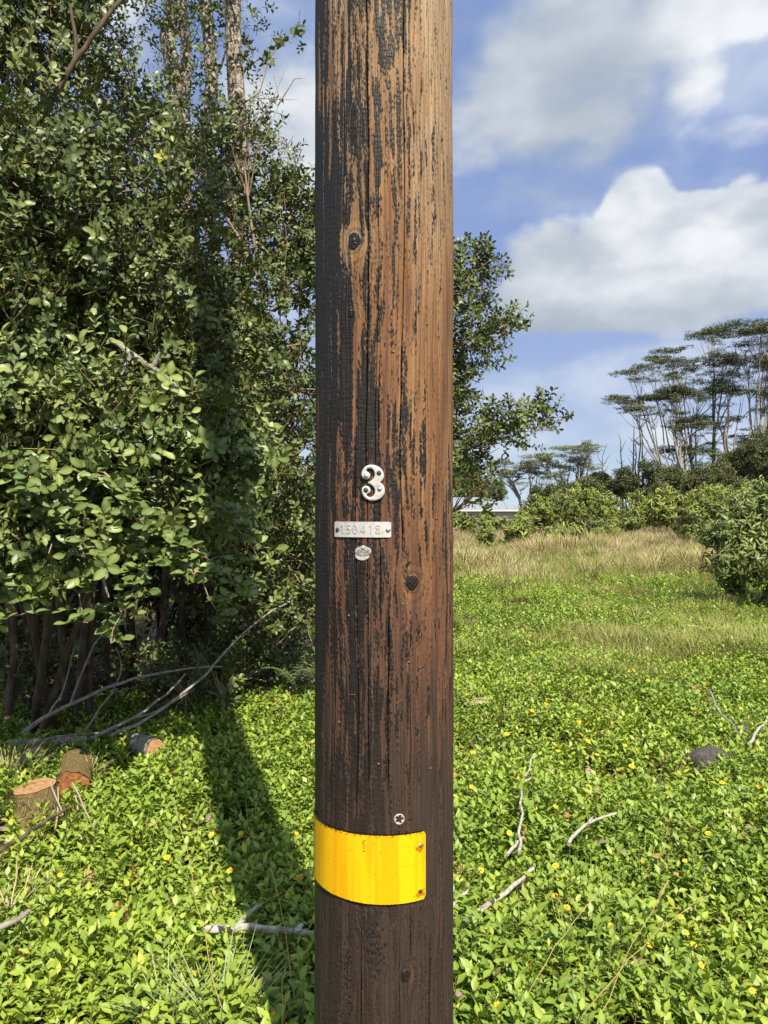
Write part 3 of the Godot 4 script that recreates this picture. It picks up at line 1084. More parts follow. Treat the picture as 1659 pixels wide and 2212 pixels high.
# ---------------------------------------------------------------- trees
# blobs: [centre, radius]; every blob gets a limb with twigs and a share of the leaf sprigs
func leafy_tree(t: Node3D, stems: Array, bark: Material, stem_r: float, blobs: Array, sprigs: Array, leaf_m: Material, per_m2: float, size: float, droop: float, tint_a: Color, tint_b: Color, odd := 0.0, squash := 0.9) -> void:
	var o := t.position
	for s in stems:
		var b := Buf.new()
		tube(b, s, taper(stem_r, stem_r * 0.35, s.size() - 1), 9, Color.WHITE, 0.06)
		part("trunk", b.mesh(), bark, t)
	var xf := []
	var cols := []
	for k in sprigs.size():
		xf.append([])
		cols.append([])
	for bl in blobs:
		var c: Vector3 = bl[0] - o
		var r: float = bl[1]
		# the limb leaves the nearest stem below the blob
		var best := Vector3.ZERO
		var bd := 1e9
		for s in stems:
			for p in s:
				var dd: float = c.distance_to(p) + maxf(0.0, p.y - c.y + 0.3 * r) * 2.0
				if dd < bd:
					bd = dd
					best = p
		var lb := Buf.new()
		var pl := path(best, c, 5, Vector3(0, -0.06 * bd, 0), 0.05 * r)
		tube(lb, pl, taper(minf(stem_r * 0.55, 0.02 + 0.02 * r), 0.008 * size, 5), 6, Color.WHITE, 0.05)
		var tips := []
		var nt := int(11 + 16 * r)
		for k in nt:
			var dir := (rdir() + Vector3(0, 0.25, 0)).normalized()
			var e := c + dir * r * (rf(0.6, 1.02) if k % 4 else rf(1.0, 1.22)) * Vector3(1, squash, 1)
			var st: Vector3 = pl[3 + k % 3]
			var tp := path(st, e, 4, Vector3(0, rf(-0.08, 0.05) * r, 0), 0.05 * r)
			tube(lb, tp, taper(0.008 * size, 0.0028 * size, 4), 4, Color.WHITE, 0.0, false)
			tips.append(e)
		part("limb", lb.mesh(), bark if stem_r > 0.06 else M.twig, t)
		var n := int(per_m2 * PI * r * r)
		for k in n:
			var dir := rdir()
			var rad := pow(rf(0.0, 1.0), 0.42)
			# lumps: pull the sprig toward a twig tip
			var p: Vector3 = c + dir * (rad * r) * Vector3(1, squash, 1)
			var tip: Vector3 = tips[rng.randi() % tips.size()]
			p = p.lerp(tip + rdir() * r * 0.2, rf(0.35, 0.9))
			var ax := (dir * 0.7 + Vector3(0, 0.45 - droop, 0.10) + rdir() * 0.55).normalized()
			var v := rng.randi() % sprigs.size()
			xf[v].append(Transform3D(basis_y(ax, rf(0, TAU), size * rf(0.62, 1.25)), p))
			var tc := tint_a.lerp(tint_b, rf(0, 1))
			if rng.randf() < odd:
				tc = Color(2.4, 1.8, 0.5) if rng.randf() < 0.9 else Color(2.4, 0.8, 0.6)
			cols[v].append(tc)
	for k in sprigs.size():
		if xf[k].size():
			many("foliage", sprigs[k], leaf_m, xf[k], cols[k], t)

func blob(px: float, py: float, d: float, r: float) -> Array:
	return [at(px, py, d), r]

func hedge() -> void:
	var ga := Color(0.62, 0.68, 0.66)
	var gb := Color(1.3, 1.18, 0.95)
	var grp := "guava trees of the dense thicket"
	# base, stems to, blobs
	var specs := [
		["tall guava tree with reddish stems at the end of the thicket by the stump", on_ground(10, 1580), [[30, 900, 5.6], [-80, 700, 5.7], [90, 500, 5.8]],
			[[-60, 150, 5.6, 1.0], [110, 40, 5.9, 0.75], [60, 420, 5.3, 0.85], [-70, 650, 5.0, 0.8], [190, 350, 5.6, 0.65], [10, -150, 6.0, 0.9], [-150, 400, 5.3, 0.9], [60, 700, 5.2, 0.6]]],
		["guava tree with a broken pale bough across its front in the thicket", on_ground(215, 1570), [[230, 850, 5.8], [330, 600, 6.0], [180, 500, 6.0]],
			[[230, 560, 5.5, 0.8], [360, 430, 6.0, 0.7], [120, 760, 4.9, 0.65], [330, 720, 5.5, 0.65], [450, 600, 6.2, 0.7], [300, 270, 6.2, 0.42], [190, 130, 6.1, 0.45], [420, 800, 5.6, 0.5], [250, 880, 5.0, 0.45]]],
		["low leafy guava tree whose sunlit boughs hang in front of dark trunks", on_ground(150, 1600), [[130, 1150, 4.9], [300, 1050, 4.9], [20, 1100, 4.8]],
			[[60, 960, 4.3, 0.5], [210, 900, 4.5, 0.5], [-90, 1090, 4.2, 0.6], [340, 980, 4.6, 0.45], [110, 1110, 4.2, 0.42], [470, 990, 4.9, 0.45], [250, 1060, 4.4, 0.38], [0, 1190, 4.1, 0.35], [380, 1110, 4.6, 0.35], [-60, 900, 4.5, 0.5], [230, 1190, 4.2, 0.25]]],
		["guava tree with thin sky gaps in its crown just behind the utility pole", on_ground(590, 1485), [[600, 900, 7.0], [560, 600, 7.1], [650, 650, 7.2]],
			[[570, 380, 7.0, 0.5], [645, 440, 7.2, 0.45], [600, 610, 7.0, 0.55], [510, 780, 6.3, 0.6], [640, 830, 7.0, 0.55], [560, 960, 6.0, 0.5], [650, 1040, 6.6, 0.5], [600, 1180, 6.2, 0.5], [650, 1330, 6.5, 0.45], [440, 340, 7.0, 0.42], [510, 470, 6.8, 0.45], [560, 1330, 6.4, 0.4], [470, 1140, 5.6, 0.45], [520, 280, 7.2, 0.25], [655, 560, 7.3, 0.45]]],
		["spreading guava tree whose branch reaches over the dry grass", at(850, 1440, 8.2) * Vector3(1, 0, 1), [[850, 950, 8.3], [900, 750, 8.3], [800, 650, 8.2]],
			[[760, 560, 8.0, 0.9], [860, 650, 8.2, 0.85], [985, 610, 8.2, 0.42], [800, 900, 8.0, 0.8], [960, 820, 8.2, 0.5], [1090, 925, 8.0, 0.36], [1035, 740, 8.2, 0.38], [1000, 990, 8.2, 0.42], [1165, 905, 8.0, 0.24], [1035, 1060, 8.0, 0.22], [780, 1200, 7.6, 0.7], [1030, 570, 8.3, 0.26], [890, 1060, 8.0, 0.5], [1095, 700, 8.2, 0.2], [960, 900, 8.1, 0.4]]],
		["large dim guava tree filling the back of the thicket", at(320, 1440, 8.0) * Vector3(1, 0, 1), [[300, 900, 7.9], [120, 800, 7.6], [480, 850, 8.0], [20, 800, 7.3]],
			[[0, 500, 7.3, 1.2], [280, 700, 7.7, 1.2], [500, 880, 8.0, 1.1], [100, 1000, 7.0, 1.0], [400, 1150, 7.6, 1.0], [600, 1180, 8.3, 0.9], [-150, 900, 6.8, 1.1], [250, 1250, 7.8, 0.8], [60, 1330, 8.2, 0.9], [-100, 1300, 7.6, 0.9], [470, 1380, 7.9, 0.6]]],
	]
	var idx := 0
	for s in specs:
		var base: Vector3 = s[1]
		base.y = -0.06
		var t := thing("guava_tree", s[0], "tree", base, grp)
		var stems := []
		for q in s[2]:
			var e := at(q[0], q[1], q[2]) - base
			stems.append(path(Vector3(rf(-0.35, 0.35), 0, rf(-0.3, 0.1)), e, 8, Vector3(rf(-0.1, 0.1), 0, rf(-0.1, 0.1)), 0.012))
		var blobs := []
		for q in s[3]:
			blobs.append(blob(q[0], q[1], q[2] + (rf(-0.3, 0.45) if idx != 2 else 0.0), q[3] * (0.9 if idx < 4 else 1.0)))
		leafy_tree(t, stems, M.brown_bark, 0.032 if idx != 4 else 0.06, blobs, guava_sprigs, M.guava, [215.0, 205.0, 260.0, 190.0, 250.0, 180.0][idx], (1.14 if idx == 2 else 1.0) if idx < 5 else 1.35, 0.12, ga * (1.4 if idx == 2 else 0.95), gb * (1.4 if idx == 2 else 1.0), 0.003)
		if idx == 2:
			hanging_boughs(t)
		idx += 1
	# slender stems standing in the shade, each with its own crown up in the canopy
	var k := 0
	for q in [[28, 1545, 6.1, 0.05], [68, 1520, 6.4, 0.04], [95, 1500, 6.8, 0.035], [120, 1510, 6.6, 0.05], [195, 1480, 7.0, 0.04], [245, 1500, 6.7, 0.045], [285, 1470, 7.2, 0.045], [345, 1480, 7.0, 0.035], [392, 1465, 7.2, 0.035], [440, 1450, 7.4, 0.03]]:
		var base := at(q[0], 1106, q[2])
		base.y = -0.06
		var t := thing("guava_sapling", "slender straight guava stem standing in the shade of the thicket", "tree", base, "slender stems under the thicket canopy")
		var top := Vector3(rf(-0.3, 0.3), rf(3.0, 3.6), rf(-0.3, 0.1))
		leafy_tree(t, [path(Vector3.ZERO, top, 9, Vector3(rf(-0.1, 0.1), 0, 0), 0.010)], M.brown_bark, q[3], [[base + top + Vector3(0, 0.1, 0), 0.55]], guava_sprigs, M.guava, 200.0, 1.1, 0.1, ga, gb)
		k += 1
	# undergrowth below the canopy
	for q in [[330, 1500, 6.3, 0.28], [430, 1480, 6.5, 0.3], [520, 1470, 6.4, 0.3], [600, 1440, 6.8, 0.3], [250, 1460, 6.9, 0.25], [120, 1500, 6.3, 0.25], [30, 1500, 6.0, 0.25], [400, 1540, 5.8, 0.2], [480, 1540, 5.7, 0.2]]:
		var c := at(q[0], q[1], q[2])
		var base := c * Vector3(1, 0, 1) + Vector3(0, -0.06, 0)
		c.y = maxf(c.y, 0.25)
		var t := thing("guava_seedling", "low leafy guava seedling on the shaded floor of the thicket", "shrub", base, "seedlings on the thicket floor")
		leafy_tree(t, [path(Vector3.ZERO, c - base, 4, Vector3.ZERO, 0.01)], M.twig, 0.012, [[c, q[3]]], guava_sprigs, M.guava, 190.0, 1.0, 0.0, ga, gb)
	# pale trunks rising behind the thicket
	var pt := thing("pale_barked_tree", "tall tree with several pale peeling trunks rising behind the thicket", "tree", at(440, 1106, 10.0) * Vector3(1, 0, 1) + Vector3(0, -0.1, 0))
	for q in [[330, 372, 362, 0.105], [392, 400, 396, 0.07], [452, 450, 446, 0.08], [530, 505, 515, 0.115]]:
		var b := Buf.new()
		var p0 := at(q[0] + 20, 1106, 10.0) - pt.position
		p0.y = -0.1
		var p1 := at(q[1], 200, 10.0) - pt.position
		var p2 := at(q[2], -250, 10.2) - pt.position
		var pl := []
		for i in 15:
			var f := i / 14.0
			var p := p0.lerp(p1, f / 0.62) if f < 0.62 else p1.lerp(p2, (f - 0.62) / 0.38)
			pl.append(p + rdir() * 0.06)
		tube(b, pl, taper(q[3] * 1.2, q[3] * 0.85, 14), 14, Color.WHITE, 0.10)
		for s in 5:
			var st: Vector3 = pl[8 + s]
			var e := st + Vector3(rf(-0.7, 0.7), rf(0.0, 0.6), rf(0.1, 0.5))
			tube(b, path(st, e, 4, Vector3(0, 0.1, 0), 0.05), taper(0.02, 0.005, 4), 5)
		part("trunk", b.mesh(), M.pale_bark, pt)
	var xf := []
	var cs := []
	for k2 in 900:
		var c := at([400, 440, 510, 350][k2 % 4], rf(-420, 330), 9.8) - pt.position
		xf.append(Transform3D(basis_y(rdir() + Vector3.UP * 0.4, rf(0, TAU), rf(0.9, 1.3)), c + rdir() * (0.5 if k2 % 3 else 0.9)))
		cs.append(Color(0.8, 0.85, 0.8).lerp(Color(1.2, 1.1, 0.9), rf(0, 1)))
	many("crown", guava_sprigs[0], M.guava, xf, cs, pt)
	bare_twigs()
	boughs()

# near sprays whose leaves can be told apart
func hanging_boughs(t: Node3D) -> void:
	var o := t.position
	var seeds := []
	for q in [[[60, 1080, 4.3], [330, 1215, 4.1]], [[230, 1080, 4.4], [420, 1240, 4.2]], [[300, 1130, 4.4], [540, 1290, 4.3]], [[120, 1180, 4.3], [190, 1345, 4.0]], [[330, 1215, 4.2], [240, 1390, 4.0]], [[330, 1150, 4.4], [470, 1320, 4.2]], [[20, 1150, 4.2], [90, 1290, 4.0]], [[420, 1060, 4.6], [560, 1210, 4.5]], [[100, 1050, 4.2], [170, 1200, 3.9]], [[-20, 1180, 4.1], [40, 1330, 3.9]], [[200, 1000, 4.3], [300, 1130, 4.0]], [[0, 1000, 4.1], [80, 1060, 3.8]]]:
		var b := Buf.new()
		var a := at(q[0][0], q[0][1], q[0][2]) - o
		var e := at(q[1][0], q[1][1], q[1][2]) - o
		var n := 9
		var pl := path(a, e, n, Vector3(0, 0.07, 0.03), 0.016)
		tube(b, pl, taper(0.009, 0.0025, n), 6, Color.WHITE, 0.1)
		var spots := []
		for i in range(2, n + 1):
			for s in 3:
				var sd := rdir()
				sd.y = absf(sd.y) * 0.4 - 0.1
				var tp: Vector3 = pl[i] + sd * rf(0.04, 0.13)
				tube(b, [pl[i], pl[i].lerp(tp, 0.5) + Vector3(0, 0.01, 0), tp], [0.003, 0.0022, 0.0015], 4, Color.WHITE, 0.0, false)
				spots.append([tp, (tp - pl[i]).normalized()])
		var br := part("bough", b.mesh(), M.twig, t)
		var c := 0
		var rest := []
		var rc := []
		for s in spots:
			var spin := rf(0, TAU)
			for k in 4 + rng.randi() % 3:
				var ax: Vector3 = s[1]
				var out := (ax * 0.5 + Vector3(cos(spin + k * 2.2), rf(-0.15, 0.55), sin(spin + k * 2.2))).normalized()
				var nn := (Vector3(0.1, 0.65, 0.6) + rdir() * 0.75).normalized()
				var side := nn.cross(out).normalized()
				nn = out.cross(side).normalized()
				var sz := rf(0.7, 1.1)
				var tf := Transform3D(Basis(side * sz, nn * sz, out * sz), s[0])
				c += 1
				if c % 4 == 0 and c / 4 <= 25:
					part("leaf", guava_leaf[rng.randi() % 3], M.guava, br, tf)
				else:
					rest.append(tf)
					rc.append(Color(0.75, 0.8, 0.75).lerp(Color(1.2, 1.12, 0.95), rf(0, 1)))
		many("foliage", guava_leaf[1], M.guava, rest, rc, br)

# grey leafless twigs standing out against the sky
func bare_twigs() -> void:
	var t := thing("bare_branch", "leafless grey branch forking against the sky above the thicket", "branch", at(520, 300, 7.0) - Vector3(0, 0.0, 0))
	var b := Buf.new()
	var o := t.position
	for q in [[[520, 300], [585, 235], [620, 150]], [[585, 235], [560, 215], [640, 220]], [[520, 300], [575, 290], [595, 230]], [[545, 270], [560, 215], [545, 175]], [[595, 230], [640, 175], [660, 168]], [[560, 250], [600, 200], [590, 170]], [[500, 250], [470, 215], [475, 190]], [[480, 330], [560, 320], [620, 300]]]:
		var pl := []
		for p in q:
			pl.append(at(p[0], p[1], 7.0) - o + rdir() * 0.03)
		tube(b, pl, taper(0.008, 0.002, 2), 5)
	part("branches", b.mesh(), M.dead_wood, t)
	var t2 := thing("leafy_shoot", "thin leafy shoot standing clear above the thicket against the sky", "branch", at(500, 240, 7.0))
	b = Buf.new()
	var pl2 := []
	for p in [[500, 240], [560, 200], [580, 130], [600, 100], [640, 75]]:
		pl2.append(at(p[0], p[1], 7.0) - t2.position)
	tube(b, pl2, taper(0.01, 0.003, 4), 5)
	var st := part("stem", b.mesh(), M.twig, t2)
	for k in 26:
		var p: Vector3 = pl2[2 + k % 3].lerp(pl2[(3 + k % 3) if k % 3 < 2 else 4], rf(0, 1)) + rdir() * 0.03
		var out := (rdir() + Vector3(0, 0.5, 0)).normalized()
		var nn := rdir()
		var side := nn.cross(out).normalized()
		part("leaf", guava_leaf[k % 3], M.guava, t2, Transform3D(Basis(side, out.cross(side), out), p))

# boughs seen from outside: broken pale bough and grey dead branches leaning out of the thicket
func boughs() -> void:
	var list := [
		["brown_bough", "smooth brown bough climbing steeply through the upper guava leaves", [[60, 300, 4.9], [110, 215, 4.9], [165, 125, 4.9], [215, 60, 4.95], [262, 0, 5.0], [300, -60, 5.0]], 0.020, 0.013, M.brown_bark, [[[165, 125, 4.9], [160, 60, 4.95], [150, 10, 5.0]]]],
		["dead_branch", "thin grey twig leaning on the dead branches by the whitish log", [[10, 1640, 4.9], [90, 1600, 5.0], [190, 1585, 5.1], [300, 1590, 5.1]], 0.010, 0.004, M.dead_wood, []],
		["dead_branch", "thin bare twig curving up between the two arching dead branches", [[170, 1590, 5.2], [240, 1500, 5.4], [262, 1440, 5.5], [250, 1400, 5.6]], 0.008, 0.003, M.dead_wood, [[[240, 1500, 5.4], [300, 1480, 5.5]]]],
		["broken_bough", "broken pale grey bough slanting across the guava leaves", [[240, 735, 4.7], [300, 775, 4.6], [350, 810, 4.5], [410, 862, 4.5]], 0.018, 0.014, M.dead_wood, [[[285, 765, 4.62], [262, 810, 4.55]], [[330, 795, 4.52], [345, 760, 4.5]]]],
		["dead_branch", "long grey dead branch forking from the ground beside the cut logs", [[50, 1585, 5.1], [105, 1545, 5.15], [200, 1500, 5.3], [290, 1465, 5.4], [370, 1450, 5.5], [480, 1440, 5.7]], 0.016, 0.006, M.dead_wood, [[[105, 1545, 5.15], [140, 1480, 5.2], [165, 1390, 5.3]], [[150, 1525, 5.2], [240, 1340, 5.6], [330, 1285, 5.8]]]],
		["dead_branch", "grey dead branch slanting up behind the cut end log", [[190, 1600, 5.0], [280, 1555, 5.1], [360, 1500, 5.3], [400, 1455, 5.4]], 0.013, 0.005, M.dead_wood, [[[280, 1555, 5.1], [350, 1530, 5.2], [420, 1490, 5.3]]]],
		["dead_branch", "thin grey dead branch arching between the log and the thicket", [[240, 1590, 5.0], [330, 1545, 5.1], [430, 1470, 5.3], [480, 1415, 5.5], [560, 1340, 5.8], [640, 1290, 6.1]], 0.012, 0.005, M.dead_wood, []],
		["dead_branch", "grey fallen branch lying at the foot of the thicket beside the pole", [[580, 1490, 6.3], [620, 1492, 6.4], [690, 1462, 6.7]], 0.025, 0.015, M.dead_wood, [[[620, 1492, 6.4], [670, 1445, 6.6]]]],
		["dead_branch", "crooked grey dead branch hanging among the low guava leaves", [[130, 1075, 4.3], [150, 1120, 4.15], [175, 1185, 4.05], [215, 1230, 4.0], [235, 1290, 4.0]], 0.011, 0.005, M.dead_wood, [[[175, 1185, 4.05], [130, 1215, 4.0]]]],
	]
	for q in list:
		var p0 := at(q[2][0][0], q[2][0][1], q[2][0][2])
		var t := thing(q[0], q[1], "branch", p0)
		var b := Buf.new()
		var pl := []
		for p in q[2]:
			pl.append(at(p[0], p[1], p[2]) - p0)
		tube(b, refine(pl), taper(q[3], q[4], (pl.size() - 1) * 3), 8, Color.WHITE, 0.08)
		part("stem", b.mesh(), q[5], t)
		for f in q[6]:
			var fb := Buf.new()
			var fp := []
			for p in f:
				fp.append(at(p[0], p[1], p[2]) - p0)
			tube(fb, refine(fp), taper(q[4] * 1.3, q[4] * 0.5, (fp.size() - 1) * 3), 6, Color.WHITE, 0.08)
			part("fork", fb.mesh(), q[5], t)

func refine(pl: Array) -> Array:
	var out := []
	for i in pl.size() - 1:
		var p0: Vector3 = pl[maxi(i - 1, 0)]
		var p1: Vector3 = pl[i]
		var p2: Vector3 = pl[i + 1]
		var p3: Vector3 = pl[mini(i + 2, pl.size() - 1)]
		for k in 3:
			out.append(p1.cubic_interpolate(p2, p0, p3, k / 3.0) + rdir() * 0.03 * p1.distance_to(p2) * (1.0 if k else 0.0))
	out.append(pl[pl.size() - 1])
	return out

# ---------------------------------------------------------------- the field and what stands far behind
func far_field() -> void:
	# the near lychee bush
	var bb := at(1625, 1106, 12.6) * Vector3(1, 0, 1) + Vector3(0, -0.06, 0)
	var t := thing("lychee_bush", "rounded young fruit tree with drooping glossy leaves at the field edge", "bush", bb)
	var bl := []
	for q in [[1600, 1180, 12.4, 0.42], [1660, 1130, 12.6, 0.5], [1570, 1225, 12.3, 0.32], [1640, 1230, 12.2, 0.45], [1720, 1180, 12.6, 0.6], [1600, 1110, 12.8, 0.33], [1660, 1080, 12.8, 0.3], [1750, 1100, 12.8, 0.5], [1560, 1160, 12.8, 0.3], [1740, 1240, 12.3, 0.4], [1585, 1262, 12.5, 0.18]]:
		bl.append(blob(q[0], q[1], q[2], q[3]))
	leafy_tree(t, [path(Vector3.ZERO, Vector3(-0.1, 0.9, 0), 5, Vector3.ZERO, 0.02), path(Vector3(0.05, 0, 0), Vector3(0.5, 0.9, 0.05), 5, Vector3.ZERO, 0.02)], M.brown_bark, 0.05, bl, lychee_sprigs, M.guava, 230.0, 0.85, 0.5, Color(0.8, 0.85, 0.8), Color(1.45, 1.35, 1.0))
	# row of young fruit trees across the field
	for q in [[1000, 1128, 46, 0.8], [1060, 1128, 48, 0.8], [1120, 1122, 45, 1.0], [1165, 1100, 50, 1.5], [1215, 1098, 52, 1.5], [1260, 1090, 54, 1.7], [1310, 1100, 50, 1.4], [1350, 1120, 44, 1.1], [1395, 1095, 50, 1.5], [1440, 1095, 48, 1.5], [1485, 1085, 50, 1.7], [1530, 1090, 46, 1.4], [1200, 1150, 38, 0.8], [1290, 1150, 40, 0.9], [1120, 1150, 38, 0.8], [1500, 1130, 38, 1.0], [1570, 1080, 52, 1.8], [1640, 1075, 54, 2.0], [1720, 1085, 50, 1.8], [1060, 1165, 34, 0.6], [1240, 1175, 33, 0.55]]:
		var c := at(q[0], q[1], q[2])
		var base := c * Vector3(1, 0, 1) + Vector3(0, -0.08, 0)
		c.y = maxf(c.y, q[3] * 0.75)
		var f := thing("young_fruit_tree", ["tall leafy young fruit tree in the row beyond the dry grass", "middling rounded young fruit tree in the row beyond the dry grass", "low small fruit bush at the edge of the dry grass"][0 if q[3] > 1.35 else (1 if q[3] > 0.85 else 2)], "bush", base, "young fruit trees across the field")
		var r: float = q[3]
		var bs := []
		for k in 5:
			bs.append([c + rdir() * Vector3(0.6, 0.35, 0.5) * r + Vector3(0, -0.1 * r, 0), r * rf(0.5, 0.65)])
		leafy_tree(f, [path(Vector3.ZERO, c - base, 4, Vector3.ZERO, 0.03)], M.brown_bark, 0.06, bs, lychee_sprigs, M.matte_leaf, 30.0, 1.9, 0.4, Color(0.7, 0.75, 0.6) * rf(0.8, 1.15), Color(1.7, 1.55, 0.85) * rf(0.85, 1.2))
	far_trees()
	house()
	# pale slab lying in the grass
	var slab := Buf.new()
	tube(slab, [Vector3(-0.33, 0, 0), Vector3(0.33, 0.02, 0)], [0.1, 0.1], 4)
	var sp := on_ground(1185, 1186)
	var so := part("white_board", slab.mesh(), mat(lin(0.55, 0.50, 0.43), 0.8), null, Transform3D(Basis.from_euler(Vector3(0.6, 0.1, 0)).scaled(Vector3(0.9, 0.5, 0.8)), sp + Vector3(0, 0.36, 0)))
	tag(so, "pale board lying on the dry grass far out in the field", "board")

func umbrella_tree(label: String, group: String, base: Vector3, pads: Array, trunk_r: float, tint: Color, per: float, cs: float) -> void:
	var t := thing("albizia_tree", label, "tree", base, group)
	var top := Vector3.ZERO
	for p in pads:
		top += (p[0] - base) / pads.size()
	top.y *= 0.62
	var extra := []
	for p in pads:
		for k in 2:
			extra.append([p[0] + Vector3(rf(-0.8, 0.9) * p[1], rf(-2.2, 1.2), rf(-0.8, 0.8) * p[1]), p[1] * rf(0.35, 0.6), p[2] * rf(0.6, 1.0)])
	pads = pads + extra
	var trunks := []
	for k in 2:
		var b := Buf.new()
		var tp: Vector3 = top + Vector3((k * 2 - 1) * rf(1.0, 2.0), rf(-1.0, 1.5), rf(-1.5, 1.5))
		var tl := path(Vector3((k * 2 - 1) * rf(0.4, 1.0), 0, rf(-1, 1)), tp, 7, Vector3(rf(-0.4, 0.4), 0, 0), 0.15)
		tube(b, tl, taper(trunk_r, trunk_r * 0.6, 7), 8, Color.WHITE, 0.04)
		part("trunk", b.mesh(), M.albizia_bark, t)
		trunks.append(tl)
	var xf := [[], [], []]
	var cols := [[], [], []]
	for p in pads:
		var c: Vector3 = p[0] - base
		var lb := Buf.new()
		var pl: Array = trunks[0 if c.x < top.x else 1]
		var st: Vector3 = pl[4 + rng.randi() % 4]
		if st.y > c.y - 1.0:
			st = pl[3]
		var q := path(st, c - Vector3(0, p[2], 0), 5, Vector3((c.x - st.x) * 0.06, -0.06 * st.distance_to(c), 0), 0.2)
		tube(lb, q, taper(trunk_r * 0.5, trunk_r * 0.16, 5), 6)
		for k in 7:
			var a := rf(0, TAU)
			var e := c + Vector3(cos(a) * p[1] * 0.8, rf(-0.5, 0.3) * p[2], sin(a) * p[1] * 0.8)
			tube(lb, path(q[4], e, 3, Vector3(0, -0.3, 0), 0.15), taper(trunk_r * 0.16, 0.02, 3), 4, Color.WHITE, 0.0, false)
		part("limb", lb.mesh(), M.albizia_bark, t)
		var lumps := []
		for k in 9:
			var a := rf(0, TAU)
			var r := sqrt(rf(0, 1))
			lumps.append(Vector3(cos(a) * r * p[1], (1.0 - r * r) * p[2] * 1.1 + rf(-0.8, 0.5) * p[2], sin(a) * r * p[1]))
		for k in int(per * p[1] * p[1]):
			var l: Vector3 = lumps[rng.randi() % 9]
			var e := c + l + Vector3(rf(-1, 1) * p[1] * 0.33, rf(-0.25, 0.3) * p[2], rf(-1, 1) * p[1] * 0.33)
			var v := rng.randi() % 3
			xf[v].append(Transform3D(basis_y(Vector3(rf(-0.2, 0.2), 1, rf(-0.2, 0.2)), rf(0, TAU), cs * rf(0.7, 1.2)), e))
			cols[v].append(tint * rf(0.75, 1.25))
	for v in 3:
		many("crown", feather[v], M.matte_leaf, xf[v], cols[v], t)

func pads_of(list: Array, d: float) -> Array:
	var out := []
	for q in list:
		out.append([at(q[0], q[1], d + rf(-3, 3)), q[2] / FPX * d, q[3] / FPX * d])
	return out

